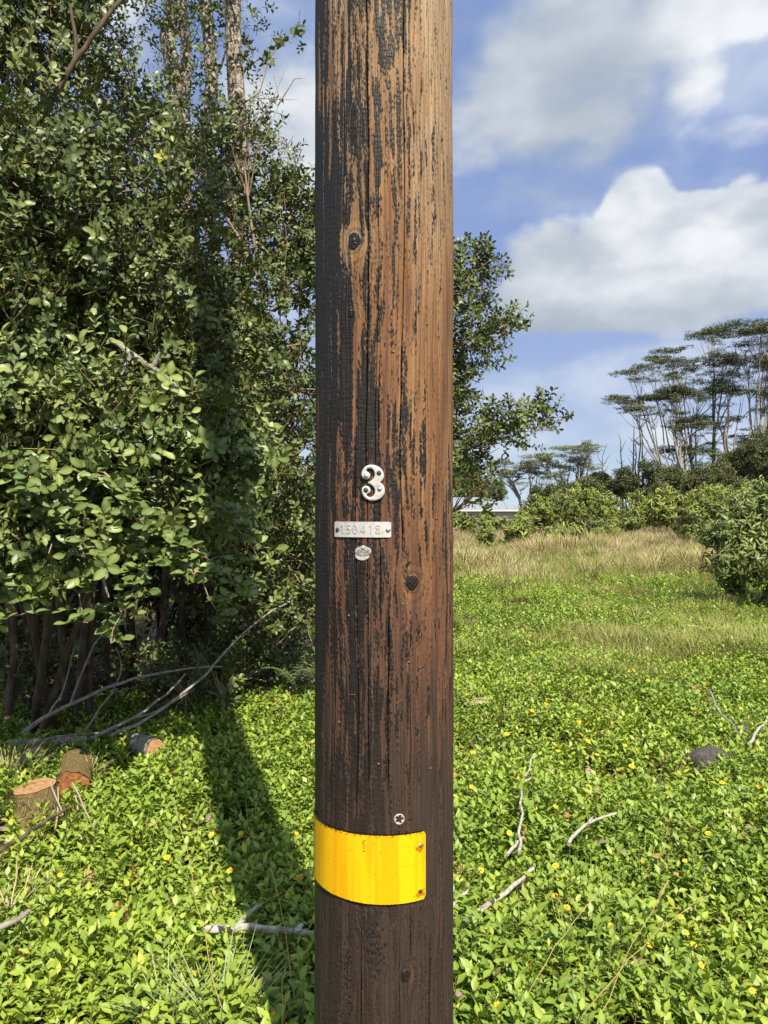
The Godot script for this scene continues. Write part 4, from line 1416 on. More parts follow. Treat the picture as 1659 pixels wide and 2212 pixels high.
func far_trees() -> void:
	var green := Color(0.135, 0.155, 0.082)  # leaf colour lightened to stand in for distance haze; no fog is built
	var g1 := "umbrella trees behind the field"
	var d := 95.0
	var gy := Vector3(1, 0, 1)
	umbrella_tree("flat topped tree with its lowest canopy reaching toward the open sky", g1, at(1500, 1106, d) * gy + Vector3(0, -0.3, 0), pads_of([[1395, 868, 72, 13], [1415, 800, 68, 14], [1480, 925, 45, 12], [1465, 975, 45, 12], [1370, 885, 40, 9], [1460, 850, 50, 12]], d), 0.26, green, 6.5, 0.9)
	umbrella_tree("flat topped tree with pale forking limbs under stacked canopies", g1, at(1540, 1106, d + 4) * gy + Vector3(0, -0.3, 0), pads_of([[1450, 770, 48, 12], [1510, 845, 65, 15], [1545, 790, 65, 15], [1545, 915, 60, 14], [1500, 980, 50, 14], [1530, 735, 45, 13]], d + 4), 0.26, green, 6.5, 0.9)
	umbrella_tree("tallest flat topped tree above the dark undergrowth", g1, at(1595, 1106, d) * gy + Vector3(0, -0.3, 0), pads_of([[1590, 722, 75, 15], [1620, 790, 60, 16], [1600, 855, 65, 16], [1615, 955, 60, 18], [1650, 720, 50, 14], [1570, 1000, 50, 16]], d), 0.26, green, 6.5, 0.9)
	umbrella_tree("flat topped tree with crowded canopies at the end of the stand", g1, at(1680, 1106, d + 2) * gy + Vector3(0, -0.3, 0), pads_of([[1660, 800, 60, 18], [1660, 900, 55, 20], [1720, 740, 70, 18], [1700, 860, 60, 18], [1680, 980, 60, 22]], d + 2), 0.26, green, 6.5, 0.9)
	d = 150.0  # the farther pair gets a paler tint still, haze put into the colour
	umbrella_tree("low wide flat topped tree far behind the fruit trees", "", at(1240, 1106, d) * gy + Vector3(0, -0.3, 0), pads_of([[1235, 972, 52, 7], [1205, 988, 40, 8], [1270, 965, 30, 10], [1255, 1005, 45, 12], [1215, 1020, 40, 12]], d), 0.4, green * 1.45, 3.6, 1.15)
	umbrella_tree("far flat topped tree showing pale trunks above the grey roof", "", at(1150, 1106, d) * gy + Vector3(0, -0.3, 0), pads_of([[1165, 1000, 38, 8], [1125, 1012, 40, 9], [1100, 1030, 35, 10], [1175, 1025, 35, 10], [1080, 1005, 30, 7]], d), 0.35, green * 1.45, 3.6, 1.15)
	# dead bare trees
	var k := 0
	for q in [[1365, 1070, 925], [1380, 1070, 895], [1392, 1070, 930], [1345, 1070, 950], [1300, 1070, 985], [1372, 1070, 960], [1420, 1070, 990], [1478, 1075, 960]]:
		var p0 := at(q[0], 1106, 102.0) * gy + Vector3(0, -0.3, 0)
		var t := thing("dead_tree", "tall leafless grey tree standing beside the umbrella trees", "tree", p0, "bare dead trees behind the field")
		var b := Buf.new()
		var top := at(q[0] + rf(-5, 5), q[2], 102.0) - p0
		var pl := path(Vector3.ZERO, top, 7, Vector3.ZERO, 0.12)
		tube(b, pl, taper(0.2, 0.05, 7), 6)
		part("trunk", b.mesh(), M.dead_wood, t)
		var lb := Buf.new()
		for s in 9:
			var st: Vector3 = pl[3 + s % 5]
			tube(lb, path(st, st + Vector3(rf(-1.2, 1.2), rf(0.5, 2.0), rf(-0.8, 0.8)), 3, Vector3(0, -0.1, 0), 0.08), taper(0.06, 0.02, 3), 4, Color.WHITE, 0.0, false)
		part("branches", lb.mesh(), M.dead_wood, t)
		k += 1
	# rounded trees that make the dark line under the umbrella trees
	for q in [[1000, 1040, 90, 3.2], [1060, 1062, 95, 2.0], [1180, 1062, 92, 1.8], [1235, 1055, 98, 2.0], [1290, 1052, 100, 2.0], [1340, 1055, 96, 2.0], [1390, 1040, 92, 3.0], [1440, 1048, 90, 2.6], [1490, 1050, 86, 2.4], [1540, 1045, 90, 2.8], [1590, 1035, 84, 3.0], [1645, 1010, 80, 3.6], [1700, 1000, 82, 4.2], [1460, 1060, 80, 2.6], [1560, 1055, 78, 3.0], [1270, 1065, 78, 2.0], [940, 1035, 88, 3.4], [880, 1040, 90, 3.4], [1780, 990, 84, 5.0]]:
		var c := at(q[0], q[1], q[2])
		var r: float = q[3]
		var base := c * gy + Vector3(0, -0.3, 0)
		c.y = maxf(c.y, r * 0.9)
		var t := thing("background_tree", ["large dark bushy tree in the tree line behind the fruit trees", "smaller dark bushy tree in the tree line behind the fruit trees"][0 if q[3] > 3.1 else 1], "tree", base, "dark trees of the far tree line")
		var bs := []
		for s in 8:
			bs.append([c + rdir() * Vector3(0.7, 0.55, 0.6) * r, r * rf(0.35, 0.55)])
		var tint := Color(0.085, 0.105, 0.045).lerp(Color(0.135, 0.155, 0.060), rf(0, 1))
		leafy_tree(t, [path(Vector3.ZERO, c - base + Vector3(0, r * 0.5, 0), 5, Vector3.ZERO, 0.2), path(Vector3(0.8, 0, 0), c - base + Vector3(r * 0.4, r * 0.2, 0), 5, Vector3.ZERO, 0.2)], M.albizia_bark, 0.14, bs, clumps, M.matte_leaf, 10.0, 1.0, 0.0, tint * 0.8, tint * 1.2)

func house() -> void:
	var p := at(1040, 1106, 78.0) * Vector3(1, 0, 1) + Vector3(-1.5, -0.9, 0)
	var t := thing("house", "low house with a blue grey metal hip roof behind the fruit trees", "house", p)
	var w := 5.4
	var dd := 4.0
	var e := 2.75
	var wall := BoxMesh.new()
	wall.size = Vector3(2 * w - 1.0, e, 2 * dd - 1.0)
	part("wall", wall, mat(lin(0.55, 0.53, 0.48), 0.8), t, Transform3D(Basis(), Vector3(0, e / 2, 0)))
	var rb := Buf.new()
	var c := [Vector3(-w, e, dd), Vector3(w, e, dd), Vector3(w, e, -dd), Vector3(-w, e, -dd), Vector3(-1.9, e + 1.25, 0), Vector3(1.9, e + 1.25, 0)]
	for f in [[0, 1, 5, 4], [2, 3, 4, 5]]:
		var ids := []
		for k in f:
			ids.append(rb.vert(c[k]))
		rb.quad(ids[0], ids[3], ids[2], ids[1])
	for f in [[1, 2, 5], [3, 0, 4]]:
		var ids := []
		for k in f:
			ids.append(rb.vert(c[k]))
		rb.tri(ids[0], ids[2], ids[1])
	var under := []
	for k in 4:
		under.append(rb.vert(c[k] - Vector3(0, 0.02, 0)))
	rb.quad(under[0], under[1], under[2], under[3])
	var rm := mat(lin(0.32, 0.36, 0.42), 0.45, 0.5)
	rm.metallic = 0.3
	var roof := part("roof", rb.mesh(), rm, t)
	for k in 14:
		var x := lerpf(-w + 0.3, w - 0.3, k / 13.0)
		var run := clampf((w - absf(x)) / (w - 1.9), 0.0, 1.0)
		var sb := Buf.new()
		tube(sb, [Vector3(x, e + 0.02, dd), Vector3(x, e + 0.02 + 1.25 * run, dd * (1.0 - run))], [0.03, 0.03], 4)
		part("seam", sb.mesh(), rm, roof)
	var gut := BoxMesh.new()
	gut.size = Vector3(2 * w, 0.16, 0.1)
	part("gutter", gut, mat(lin(0.7, 0.7, 0.68), 0.6), roof, Transform3D(Basis(), Vector3(0, e - 0.1, dd + 0.055)))
	for k in 3:
		var wb := BoxMesh.new()
		wb.size = Vector3(1.1, 1.0, 0.06)
		var win := part("window", wb, mat(lin(0.7, 0.7, 0.68), 0.5), t, Transform3D(Basis(), Vector3(-2.8 + 2.9 * k, 1.5, dd - 0.47)))
		var gb := BoxMesh.new()
		gb.size = Vector3(0.95, 0.85, 0.04)
		part("pane", gb, mat(lin(0.03, 0.035, 0.04), 0.08, 0.6), win, Transform3D(Basis(), Vector3(0, 0, 0.014)))

# ---------------------------------------------------------------- ground cover
func in_thicket(x: float, z: float) -> float:
	# metres behind the front line of the thicket (negative in front of it)
	var d := -z
	var front := 5.55 + 0.42 * (x + 3.0) if x < 0.4 else 99.0
	return d - front

func ground_plants() -> void:
	var nz := FastNoiseLite.new()
	nz.seed = 77
	nz.frequency = 0.55
	nz.fractal_octaves = 3
	var n2 := FastNoiseLite.new()
	n2.seed = 78
	n2.frequency = 2.0
	var xf := [[], [], [], [], []]
	var cols := [[], [], [], [], []]
	var clear := []      # spots kept free: [x, z, r]
	for q in [[75, 1755, 0.09], [150, 1690, 0.08], [310, 1640, 0.07], [120, 1600, 0.12]]:
		var p := on_ground(q[0], q[1])
		clear.append([p.x, p.z, q[2]])
	var d := 1.75
	while d < 24.0:
		var step := 0.037 if d < 5.0 else (0.050 if d < 9.0 else (0.075 if d < 15.0 else 0.12))
		var half := d * 0.52 + 1.0
		var x := -half
		while x < half:
			var px := x + rf(-0.5, 0.5) * step
			var pz := -d + rf(-0.5, 0.5) * step
			x += step
			var w := nz.get_noise_2d(px, pz)
			var keep := 1.0 - clampf((in_thicket(px, pz) + 0.1) / 0.9, 0.0, 0.97)
			if w < -0.46:
				keep *= 0.5
			if d > 9.0:
				keep *= clampf(1.05 - (d - 9.0) / 11.0 + w * 1.6, 0.0, 1.0)
			var litter_spot := Vector2(px + 1.95, pz + 3.9).length()
			if litter_spot < 0.9:
				keep *= clampf(litter_spot / 0.9, 0.25, 1.0)
			for c in clear:
				if Vector2(px - c[0], pz - c[1]).length() < c[2]:
					keep = 0.0
			if Vector2(px, pz + POLE_D).length() < 0.17:
				keep = 0.0
			if rng.randf() > keep:
				continue
			var v := rng.randi() % 5
			var s := rf(0.65, 1.2) * (1.0 + 0.3 * n2.get_noise_2d(px * 0.5 + 9.0, pz * 0.5)) * (1.0 if d < 9.0 else (1.15 if d < 15.0 else 1.5))
			var up := Vector3(rf(-0.45, 0.45), 1, rf(-0.45, 0.45))
			xf[v].append(Transform3D(basis_y(up, rf(0, TAU), s), Vector3(px, ground_h(px, pz) + 0.055 + 0.05 * w + 0.03 * n2.get_noise_2d(px, pz), pz)))
			var tc := Color(0.80, 0.86, 0.85).lerp(Color(1.22, 1.14, 1.0), clampf(rf(0, 1) + 0.6 * nz.get_noise_2d(px + 50.0, pz), 0.0, 1.0))
			var rr := rng.randf()
			if rr < 0.012:
				tc = Color(1.6, 1.15, 0.9)
			elif rr < 0.020:
				tc = Color(1.6, 0.7, 1.6)
			cols[v].append(tc)
		d += step
	var g := Node3D.new()
	g.name = "creeping_ground_cover"
	add_child(g)
	tag(g, "bright green leafy creeper covering the ground all round the pole", "ground cover")
	g.set_meta("kind", "stuff")
	for v in 5:
		many("creeper_sprigs", creeper_sprigs[v], M.creeper, xf[v], cols[v], g)
	print("creeper ", xf[0].size() * 5)
	# grass: tufts of arching blades, green near, straw coloured further out
	var tufts := []
	for k in 3:
		var b := Buf.new()
		for i in 26:
			var a := rf(0, TAU)
			var out := Vector3(cos(a), 0, sin(a))
			var h := rf(0.4, 1.0)
			leaf(b, out * rf(0.0, 0.10), Vector3(0, 1, 0) + out * rf(0.1, 0.5), out, h, 0.011, rf(-0.35, -0.05), 0.3, Color(1, 1, 1).darkened(rf(0, 0.3)), [0.6, 1.0, 0.7, 0.0])
		tufts.append(b.mesh())
	var gx := [[], [], []]
	var gc := [[], [], []]
	var sx := [[], [], []]
	var sc := [[], [], []]
	for k in 40000:
		var dd := 7.0 + 54.0 * pow(rf(0, 1), 1.5)
		var x := rf(-0.55, 0.62) * dd + rf(-1, 1)
		if in_thicket(x, -dd) > -0.2 and x < 0.6:
			continue
		var w := nz.get_noise_2d(x * 0.25 + 30.0, -dd * 0.25)
		var straw := clampf((dd - 15.0) / 26.0 + w * 0.9, 0.04, 0.74)
		if dd < 17.0:
			straw = minf(straw, 0.15)
		if dd < 16.0 and rng.randf() > (dd - 7.0) / 10.0 + w * 1.3:
			continue
		var v := rng.randi() % 3
		var s := rf(0.28, 0.5) * lerpf(0.8, 1.35, straw) * clampf(1.0 + 1.3 * w + 0.8 * nz.get_noise_2d(x * 0.8, dd * 0.8 + 70.0), 0.5, 1.9) * clampf(dd / 24.0, 0.5, 1.0)
		var tr := Transform3D(basis_y(Vector3(rf(-0.2, 0.2), 1, rf(-0.2, 0.2)), rf(0, TAU), s), Vector3(x, ground_h(x, -dd) - 0.01, -dd))
		tr.basis = tr.basis * Basis.from_scale(Vector3(1.6, 1, 1.6))
		if rng.randf() < straw:
			sx[v].append(tr)
			sc[v].append(Color(0.42, 0.34, 0.18).lerp(Color(0.64, 0.54, 0.34), rf(0, 1)))
		else:
			gx[v].append(tr)
			gc[v].append(Color(0.20, 0.27, 0.05).lerp(Color(0.36, 0.37, 0.11), rf(0, 1)))
	# short blades and weeds pushing up through the creeper
	for k in 700:
		var dd := rf(2.1, 9.5)
		var x := rf(-0.55, 0.6) * dd
		if in_thicket(x, -dd) > -0.3 or nz.get_noise_2d(x * 1.5 + 12.0, dd * 1.5) < 0.08:
			continue
		gx[k % 3].append(Transform3D(basis_y(Vector3(rf(-0.3, 0.3), 1, rf(-0.3, 0.3)), rf(0, TAU), rf(0.17, 0.34)), Vector3(x, ground_h(x, -dd), -dd)))
		gc[k % 3].append(Color(0.17, 0.25, 0.06).lerp(Color(0.34, 0.34, 0.14), rf(0, 1)))
	var gn := Node3D.new()
	gn.name = "green_grass"
	add_child(gn)
	tag(gn, "soft green grass between the creeper and the dry grass", "grass")
	gn.set_meta("kind", "stuff")
	var sn := Node3D.new()
	sn.name = "dry_grass"
	add_child(sn)
	tag(sn, "straw coloured dry grass standing before the fruit trees", "grass")
	sn.set_meta("kind", "stuff")
	for v in 3:
		many("grass_tufts", tufts[v], M.grass, gx[v], gc[v], gn)
		many("grass_tufts", tufts[v], M.grass, sx[v], sc[v], sn)
	flowers()

func flowers() -> void:
	var petal := Buf.new()
	leaf(petal, Vector3(0, 0, 0.002), Vector3(0, 0.15, 1), Vector3.UP, 0.0105, 0.0062, 0.15, 0.15, Color(0.80, 0.50, 0.012), [0.5, 1.0, 0.9, 0.55])
	var pm := petal.mesh()
	var heart := nail_head(0.0036, 0.0026)
	var hm := mat(lin(0.62, 0.30, 0.01), 0.8, 0.3)
	var stem := Buf.new()
	tube(stem, [Vector3(0, -0.09, 0.004), Vector3(0.003, -0.04, 0), Vector3(0, 0, 0)], [0.0012, 0.0011, 0.001], 4, Color.WHITE, 0.0, false)
	var sm := stem.mesh()
	var sg := mat(lin(0.12, 0.17, 0.04), 0.6)
	var proto := thing("yellow_flower", "small yellow daisy flower among the green creeper leaves", "flower", Vector3.ZERO, "yellow daisies in the ground cover")
	part("stem", sm, sg, proto)
	part("flower_centre", heart, hm, proto, Transform3D(Basis(Vector3.RIGHT, -PI / 2), Vector3(0, 0.001, 0)))
	for k in 9:
		part("petal", pm, M.petal, proto, Transform3D(Basis(Vector3.UP, TAU * k / 9.0 + 0.1 * (k % 2)), Vector3.ZERO))
	var spots := [[360, 1852], [457, 1802], [520, 1800], [497, 1880], [663, 1800], [735, 1895], [650, 1895], [244, 1975], [130, 1890], [622, 1935], [905, 1880], [897, 2013], [1138, 2013], [897, 2120], [594, 2195], [25, 1775],
		[1075, 2172], [1482, 2014], [1498, 2040], [1515, 2085], [1625, 2140], [1470, 1980], [1320, 2000], [1200, 1935], [1405, 2042], [1370, 2085], [1022, 1625], [1118, 1680], [1095, 1585], [1206, 1622], [1290, 1630], [1350, 1610], [1365, 1655], [1270, 1600],
		[1155, 1745], [1100, 1800], [1200, 1742], [1320, 1560], [1285, 1545], [1250, 1560], [1180, 1520], [1150, 1535], [1430, 1490], [1400, 1470], [1360, 1450], [1560, 1690], [1640, 1700], [1620, 1760], [1530, 1800], [1480, 1860], [1200, 1870], [1225, 1960],
		[1120, 1475], [1240, 1460], [1300, 1430], [1600, 1530], [1060, 1960], [1050, 2010], [1210, 1900], [1440, 1720], [1010, 1500], [1170, 1410], [1060, 1440], [1020, 1700]]
	var first := true
	for q in spots:
		if q[0] > 660 and q[0] < 995:
			q[0] = 640 if q[0] < 800 else 1040
		var p := on_ground(q[0], q[1], 0.13)
		var f: Node3D = proto
		if not first:
			f = proto.duplicate()
			f.name = numbered("yellow_flower")
			add_child(f)
		first = false
		f.position = p
		f.basis = basis_y(Vector3(rf(-0.3, 0.4), 1, rf(0.2, 0.8)), rf(0, TAU), rf(0.9, 1.25) * (1.0 if p.z > -4.0 else 1.2))

# ---------------------------------------------------------------- logs, sticks, stones, stalks
# a sawn piece of wood: wavy outline, rough bark, cut faces with growth rings and a bark rim
func log_mesh(pl: Array, radii: Array, bark: Material, cut: Material, t: Node3D, wave := 0.10) -> void:
	var seg := 30
	var ph1 := rf(0, TAU)
	var ph2 := rf(0, TAU)
	var outline := func(a: float) -> float: return 1.0 + wave * sin(2.0 * a + ph1) + wave * 0.6 * sin(3.0 * a + ph2) + wave * 0.35 * sin(7.0 * a + ph1)
	var b := Buf.new()
	var pts := []
	var rr := []
	for i in pl.size() - 1:
		for k in 5:
			pts.append((pl[i] as Vector3).lerp(pl[i + 1], k / 5.0))
			rr.append(lerpf(radii[i], radii[i + 1], k / 5.0))
	pts.append(pl[pl.size() - 1])
	rr.append(radii[radii.size() - 1])
	var n := pts.size()
	var x := ((pts[1] - pts[0]) as Vector3).cross(Vector3(0.2, 0.3, 0.93)).normalized()
	for i in n:
		var tn: Vector3 = (pts[mini(i + 1, n - 1)] - pts[maxi(i - 1, 0)]).normalized()
		x = (x - tn * x.dot(tn)).normalized()
		var y := tn.cross(x)
		for s in seg:
			var a := TAU * s / seg
			var r: float = rr[i] * outline.call(a) * (1.0 + rf(-0.035, 0.035))
			b.vert(pts[i] + (x * cos(a) + y * sin(a)) * r)
		if i > 0:
			var p := (i - 1) * seg
			for s in seg:
				b.quad(p + s, p + seg + s, p + seg + (s + 1) % seg, p + (s + 1) % seg)
		if i == 0 or i == n - 1:
			var cb := Buf.new()
			var nn := -tn if i == 0 else tn
			var tilt := x * rf(-0.12, 0.12) + y * rf(-0.12, 0.12)
			var m := cb.vert(pts[i] + nn * 0.004, Vector2.ZERO, Color(0.62, 0.55, 0.5))
			var rings := 11
			for ring in rings:
				var tone := rf(0.78, 1.08)
				for s in seg:
					var a := TAU * s / seg
					var f := 0.955 * (ring + 1) / rings
					var q: Vector3 = (x * cos(a) + y * sin(a)) * rr[i] * outline.call(a) * f
					var cc := Color(1, 1, 1) * tone * rf(0.93, 1.05)
					cc.a = 1.0
					cb.vert(pts[i] + q + nn * (0.004 + q.dot(tilt) * 0.4 + rf(-0.0012, 0.0012)), Vector2.ZERO, cc)
			for s in seg:
				var s2 := (s + 1) % seg
				if i == 0:
					cb.tri(m, 1 + s, 1 + s2)
				else:
					cb.tri(m, 1 + s2, 1 + s)
				for ring in rings - 1:
					var p := 1 + ring * seg
					if i == 0:
						cb.quad(p + s, p + seg + s, p + seg + s2, p + s2)
					else:
						cb.quad(p + s2, p + seg + s2, p + seg + s, p + s)
			part("cut_face", cb.mesh(), cut, t)
	part("bark", b.mesh(), bark, t)

func litter() -> void:
	# mossy stump with a fresh cut
	var sp := on_ground(74, 1762) - Vector3(0, 0.035, 0)
	var stump := thing("tree_stump", "mossy tree stump with a fresh orange saw cut on top", "stump", sp)
	log_mesh([Vector3(0, -0.12, 0), Vector3(0, 0.0, 0), Vector3(0.01, 0.10, -0.01), Vector3(0.0, 0.185, -0.01)], [0.19, 0.145, 0.118, 0.113], M.moss_bark, M.cut_wood, stump, 0.07)
	# fibres of moss and rootlets hanging down its side
	var mb := Buf.new()
	for k in 900:
		var a := rf(0, TAU)
		var hh := rf(-0.02, 0.17)
		var o2 := Vector3(cos(a), 0, sin(a))
		leaf(mb, o2 * lerpf(0.140, 0.115, clampf(hh / 0.17, 0.0, 1.0)) + Vector3(0, hh, 0), Vector3(0, -1, 0) + o2 * rf(0.05, 0.5) + rdir() * 0.3, o2, rf(0.02, 0.05), 0.0035, 0.2, 0.1, Color(0.17, 0.115, 0.05).lerp(Color(0.22, 0.20, 0.06), rf(0, 1)), [0.6, 1.0, 0.0])
	var mo := part("moss", mb.mesh(), M.grass, stump)
	mo.set_meta("kind", "stuff")
	# dry stems leaning against it
	for q in [[[150, 1780], [108, 1690], 3.75], [[118, 1790], [125, 1700], 3.78], [[205, 1790], [155, 1690], 3.8], [[170, 1795], [162, 1712], 3.82]]:
		var p0 := at(q[0][0], q[0][1], q[2])
		var e := at(q[1][0], q[1][1], q[2] + 0.12)
		p0.y = minf(p0.y, 0.02)
		var st := Buf.new()
		tube(st, path(Vector3.ZERO, e - p0, 4, Vector3(0.01, 0, 0.01), 0.003), taper(0.0055, 0.0035, 4), 6, Color.WHITE, 0.1)
		var so := part("dry_stick", st.mesh(), M.cut_stem, null, Transform3D(Basis(), p0))
		tag(so, "thin dry whitish stick leaning beside the mossy stump", "stick", "dry sticks by the stump")
	# logs
	var lp := on_ground(150, 1715) - Vector3(0, 0.03, 0)
	var l1 := thing("cut_log", "short log with a rough red orange cut face behind the stump", "log", lp)
	log_mesh([Vector3(0.03, 0.10, 0.04), Vector3(-0.02, 0.12, -0.12), Vector3(-0.07, 0.15, -0.26)], [0.082, 0.08, 0.07], M.moss_bark, M.red_cut_wood, l1, 0.13)
	lp = on_ground(335, 1652)
	var l2 := thing("cut_log", "grey barked log with a pale round saw cut facing the pole", "log", lp)
	log_mesh([Vector3(0.02, 0.11, 0.06), Vector3(-0.06, 0.10, -0.03), Vector3(-0.2, 0.085, -0.19)], [0.068, 0.066, 0.06], M.dead_wood, M.cut_wood, l2, 0.06)
	lp = on_ground(190, 1625)
	var l3 := thing("cut_log", "thin whitish log lying behind the stump below dead branches", "log", lp)
	log_mesh([Vector3(0.0, 0.075, 0.0), Vector3(-0.2, 0.07, 0.02), Vector3(-0.5, 0.06, 0.06)], [0.036, 0.037, 0.04], M.white_wood, M.cut_wood, l3, 0.05)
	lp = on_ground(20, 1580)
	var l4 := thing("cut_log", "small upright sawn stem with a pale end at the thicket foot", "log", lp)
	log_mesh([Vector3(0, -0.05, 0), Vector3(0.01, 0.05, 0.02), Vector3(0.01, 0.11, 0.05)], [0.03, 0.026, 0.025], M.dead_wood, M.cut_wood, l4, 0.05)
	# sticks lying on the creeper: [name, label, material, radius, height above ground, points]
	var sticks := [
		["fallen_branch", "thick whitish fallen branch with a knob lying beside the pole", M.white_wood, 0.017, 0.16, [[440, 2008], [520, 2003], [580, 2008], [640, 2012], [700, 2022], [780, 2032]], [[[515, 2000], [535, 1975], [562, 1955]], [[640, 2010], [652, 1997]]]],
		["fallen_branch", "brown curved dead branch running past the mossy stump", M.brown_bark, 0.014, 0.14, [[-60, 1870], [0, 1838], [60, 1800], [105, 1768], [155, 1742]], []],
		["fallen_branch", "short grey stick poking out of the creeper across from the stump", M.dead_wood, 0.016, 0.13, [[-40, 2020], [0, 2003], [40, 1985], [62, 1968]], []],
		["fallen_branch", "tall thin forked whitish stick standing out of the creeper", M.white_wood, 0.008, 0.17, [[1122, 1838], [1124, 1780], [1127, 1720], [1132, 1680], [1155, 1632]], [[[1130, 1690], [1150, 1680]]]],
		["fallen_branch", "brown and white forked stick lying across the creeper", M.white_wood, 0.010, 0.16, [[1228, 1824], [1255, 1790], [1285, 1772], [1340, 1753]], [[[1262, 1785], [1280, 1765]]]],
		["fallen_branch", "straight white stick lying on the creeper near the yellow band", M.white_wood, 0.014, 0.15, [[1005, 1990], [1060, 1950], [1110, 1912], [1152, 1875]], []],
		["fallen_branch", "stubby white stick end between the pole and a straight stick", M.white_wood, 0.013, 0.15, [[965, 1965], [995, 1938], [1015, 1922]], []],
		["fallen_branch", "short white stick beside the tall forked stick", M.white_wood, 0.010, 0.16, [[1096, 1846], [1112, 1828], [1130, 1808]], []],
		["fallen_branch", "slim grey stick above the dark stone", M.dead_wood, 0.009, 0.16, [[1530, 1490], [1552, 1535], [1578, 1560], [1600, 1588]], []],
		["fallen_branch", "white stick slanting up beside the dark stone", M.white_wood, 0.012, 0.16, [[1618, 1606], [1640, 1572], [1662, 1540], [1690, 1500]], []],
		["fallen_branch", "broken brown piece of wood half sunk in the creeper", M.brown_bark, 0.016, 0.14, [[1062, 2104], [1085, 2092], [1112, 2082]], []],
	]
	for q in sticks:
		var p0 := on_ground(q[5][0][0], q[5][0][1], q[4])
		var t := thing(q[0], q[1], "branch", p0)
		var sb := Buf.new()
		var sp2 := []
		for p in q[5]:
			sp2.append(on_ground(p[0], p[1], q[4]) - p0)
		tube(sb, refine(sp2), taper(q[3] * 0.85, q[3] * 0.5, (sp2.size() - 1) * 3), 9, Color.WHITE, 0.16)
		part("stem", sb.mesh(), q[2], t)
		for f in q[6]:
			var fb := Buf.new()
			var fp := []
			for p in f:
				fp.append(on_ground(p[0], p[1], q[4]) - p0)
			tube(fb, refine(fp), taper(q[3] * 0.7, q[3] * 0.4, (fp.size() - 1) * 3), 7, Color.WHITE, 0.1)
			part("fork", fb.mesh(), q[2], t)
	# dry leaves and chips on the bare soil
	var lx := []
	var lc := []
	for k in 3000:
		var p: Vector3
		if k < 900:
			p = Vector3(-1.95 + rng.randfn(0, 0.5), 0, -4.1 + rng.randfn(0, 0.45))
		else:
			var x := rf(-4.2, 0.3)
			p = Vector3(x, 0, -(5.2 + 0.42 * (x + 3.0) + pow(rf(0, 1), 1.5) * 3.5))
		if k >= 2600:
			var dl := rf(2.2, 9.0)
			p = Vector3(rf(-0.55, 0.55) * dl, 0, -dl)
		p.y = ground_h(p.x, p.z) + rf(0.005, 0.05) + (rf(0.05, 0.12) if k >= 2600 else 0.0)
		lx.append(Transform3D(basis_y(Vector3(rf(-0.6, 0.6), 1, rf(-0.6, 0.6)), rf(0, TAU), rf(0.5, 1.0)), p))
		lc.append(Color(1.3, 0.75, 2.0).lerp(Color(2.9, 1.35, 3.8), rf(0, 1)))
	var ln := Node3D.new()
	ln.name = "leaf_litter"
	add_child(ln)
	tag(ln, "brown fallen leaves and chips on the soil round the logs", "leaf litter")
	ln.set_meta("kind", "stuff")
	many("dry_leaves", guava_leaf[2], M.grass, lx, lc, ln)
	# stones
	for q in [[1530, 1668, 0.115, "flat grey lava stone sunk among the creeper leaves"], [1606, 1598, 0.055, "small black stone between two crossing sticks"]]:
		var p := on_ground(q[0], q[1])
		var rb := Buf.new()
		var rn := FastNoiseLite.new()
		rn.seed = int(q[0])
		rn.frequency = 1.1
		var rows := 9
		var seg := 16
		for i in rows + 1:
			for s in seg:
				var ph := PI * i / rows
				var dir := Vector3(sin(ph) * cos(TAU * s / seg), cos(ph), sin(ph) * sin(TAU * s / seg))
				var r: float = q[2] * (1.0 + 0.45 * rn.get_noise_3dv(dir * 1.4))
				rb.vert(dir * Vector3(1.15, 0.7, 0.9) * r)
		for i in rows:
			for s in seg:
				var s2 := (s + 1) % seg
				rb.quad(i * seg + s, i * seg + s2, (i + 1) * seg + s2, (i + 1) * seg + s)
		var st := part("stone", rb.mesh(), M.rock, null, Transform3D(Basis(), p + Vector3(0, 0.075, 0)))
		tag(st, q[3], "stone")
	# grass stalks rising in front
	var stalks := [
		[[[490, 2230], [450, 2070], [415, 1890], [376, 1726]], 2.25, "long straw coloured grass stalk leaning over the creeper"],
		[[[642, 2230], [625, 2080], [608, 1970], [586, 1878]], 2.3, "thin grass stalk with a pale seed head in the pole's shadow"],
		[[[610, 2240], [612, 2170], [609, 2130], [617, 2090]], 2.15, "short pale dead stalk standing in the pole's shadow"],
		[[[1285, 2240], [1330, 2120], [1390, 2000], [1442, 1904]], 2.2, "long green grass stalk slanting across the creeper by the sticks"],
		[[[1240, 2240], [1330, 2110], [1420, 2010], [1530, 1935]], 2.2, "long grass stalk with a feathery tip slanting low over the creeper"],
		[[[1105, 2230], [1180, 2080], [1240, 1990], [1290, 1930]], 2.25, "fine faint grass stalk slanting past the yellow daisies"],
	]
	for q in stalks:
		var p0 := at(q[0][0][0], q[0][0][1], q[1])
		var t := thing("grass_stalk", q[2], "grass stalk", p0)
		var sb := Buf.new()
		var pp := []
		for k in 4:
			pp.append(at(q[0][k][0], q[0][k][1], q[1] + 0.05 * k) - p0)
		pp.push_front(pp[0] + Vector3(0, -0.2, 0))
		tube(sb, refine(pp), taper(0.0022, 0.0009, 12), 5, Color(0.42, 0.34, 0.14), 0.0, false)
		part("stem", sb.mesh(), M.grass, t)
		var hb := Buf.new()
		for k in 40:
			var f := rf(0.35, 1.0)
			var c: Vector3 = pp[3].lerp(pp[4], f)
			var ax: Vector3 = (pp[4] - pp[3]).normalized()
			leaf(hb, c, ax + rdir() * 0.35, rdir(), 0.010, 0.0022, 0.0, 0.1, Color(0.50, 0.42, 0.19), [0.3, 1.0, 0.0])
		part("seed_head", hb.mesh(), M.grass, t)
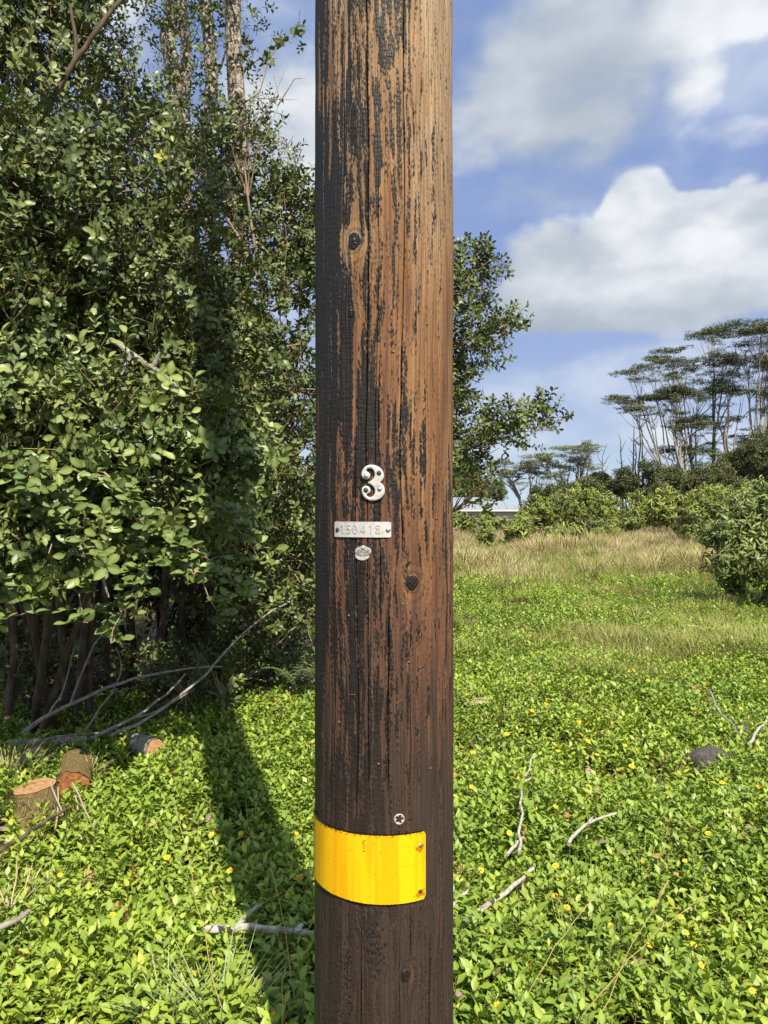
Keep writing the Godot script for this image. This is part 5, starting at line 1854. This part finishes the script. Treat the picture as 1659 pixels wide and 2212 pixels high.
	# tuft of fresh grass at the near left and straw by the logs
	for q in [[470, 2225, 2.3, 70, 0.24, 0.11, Color(0.27, 0.33, 0.15), "tuft of arching blue green grass blades in front of the creeper"], [360, 2230, 2.3, 40, 0.2, 0.10, Color(0.26, 0.32, 0.14), "small tuft of green grass blades beside the arching tuft"], [620, 2240, 2.25, 35, 0.16, 0.08, Color(0.12, 0.18, 0.05), "small tuft of grass blades in the foot of the pole's shadow"],
			[15, 1660, 4.4, 130, 0.15, 0.22, Color(0.27, 0.235, 0.13), "heap of pale straw between the stump and the thicket"], [370, 1625, 4.95, 60, 0.13, 0.16, Color(0.30, 0.29, 0.13), "wisp of pale straw behind the log with the round cut"], [195, 1665, 4.5, 50, 0.12, 0.16, Color(0.33, 0.28, 0.15), "strands of straw lying between two cut logs"], [20, 1960, 3.0, 70, 0.10, 0.25, Color(0.42, 0.34, 0.20), "patch of dry straw beside the short grey stick"]]:
		var p := at(q[0], q[1], q[2])
		p.y = maxf(0.04, p.y if q[1] < 2000 else 0.06)
		var gb := Buf.new()
		for k in q[3]:
			var a := rf(0, TAU)
			var out := Vector3(cos(a), 0, sin(a))
			leaf(gb, out * rf(0, q[5]), Vector3(0, 1, 0) + out * rf(0.3, 1.6), out, q[4] * rf(0.6, 1.2), 0.0055, rf(-0.6, 0.1), 0.3, (q[6] as Color) * rf(0.75, 1.2), [0.7, 1.0, 0.8, 0.5, 0.0])
		var o := part("grass_tuft", gb.mesh(), M.grass, null, Transform3D(Basis(), p))
		tag(o, q[7], "grass")
		o.set_meta("kind", "stuff")
	# ferns
	for q in [[645, 1400, 6.3, 9, 0.45, Color(0.07, 0.12, 0.025), "green fern arching at the foot of the thicket by the pole", "green_fern"], [1535, 1385, 9.3, 10, 0.30, Color(0.42, 0.44, 0.10), "yellow green fern plant standing out of the creeper", "yellow_fern"], [1000, 1530, 6.1, 5, 0.32, Color(0.50, 0.42, 0.24), "dry straw coloured fern frond lying beside the pole", "dry_fern"]]:
		var p := at(q[0], q[1], q[2])
		p.y = 0.08 if q[7] != "green_fern" else 0.15
		var t := thing(q[7], q[6], "fern", p)
		for k in q[3]:
			var a := rf(0, TAU) if q[7] != "dry_fern" else rf(-0.6, 0.5)
			var out := Vector3(cos(a), 0, sin(a))
			var fb := Buf.new()
			var prev := Vector3.ZERO
			var n := 14
			var up := 1.1 if q[7] != "dry_fern" else 0.25
			for i in n:
				var f := float(i + 1) / n
				var c: Vector3 = (out * f * 0.8 + Vector3(0, up * (f - 0.55 * f * f), 0)) * q[4]
				var ax: Vector3 = (c - prev).normalized()
				tube(fb, [prev, c], [0.002, 0.0015], 3, q[5] * 0.8, 0.0, false)
				var sd := ax.cross(Vector3.UP).normalized()
				for s in [-1.0, 1.0]:
					leaf(fb, c, sd * s + ax * 0.5, Vector3.UP, q[4] * 0.32 * (1.05 - f), q[4] * 0.055, 0.25, 0.1, (q[5] as Color) * rf(0.8, 1.15), [0.5, 1.0, 0.6, 0.0])
				prev = c
			part("frond", fb.mesh(), M.matte_leaf, t)
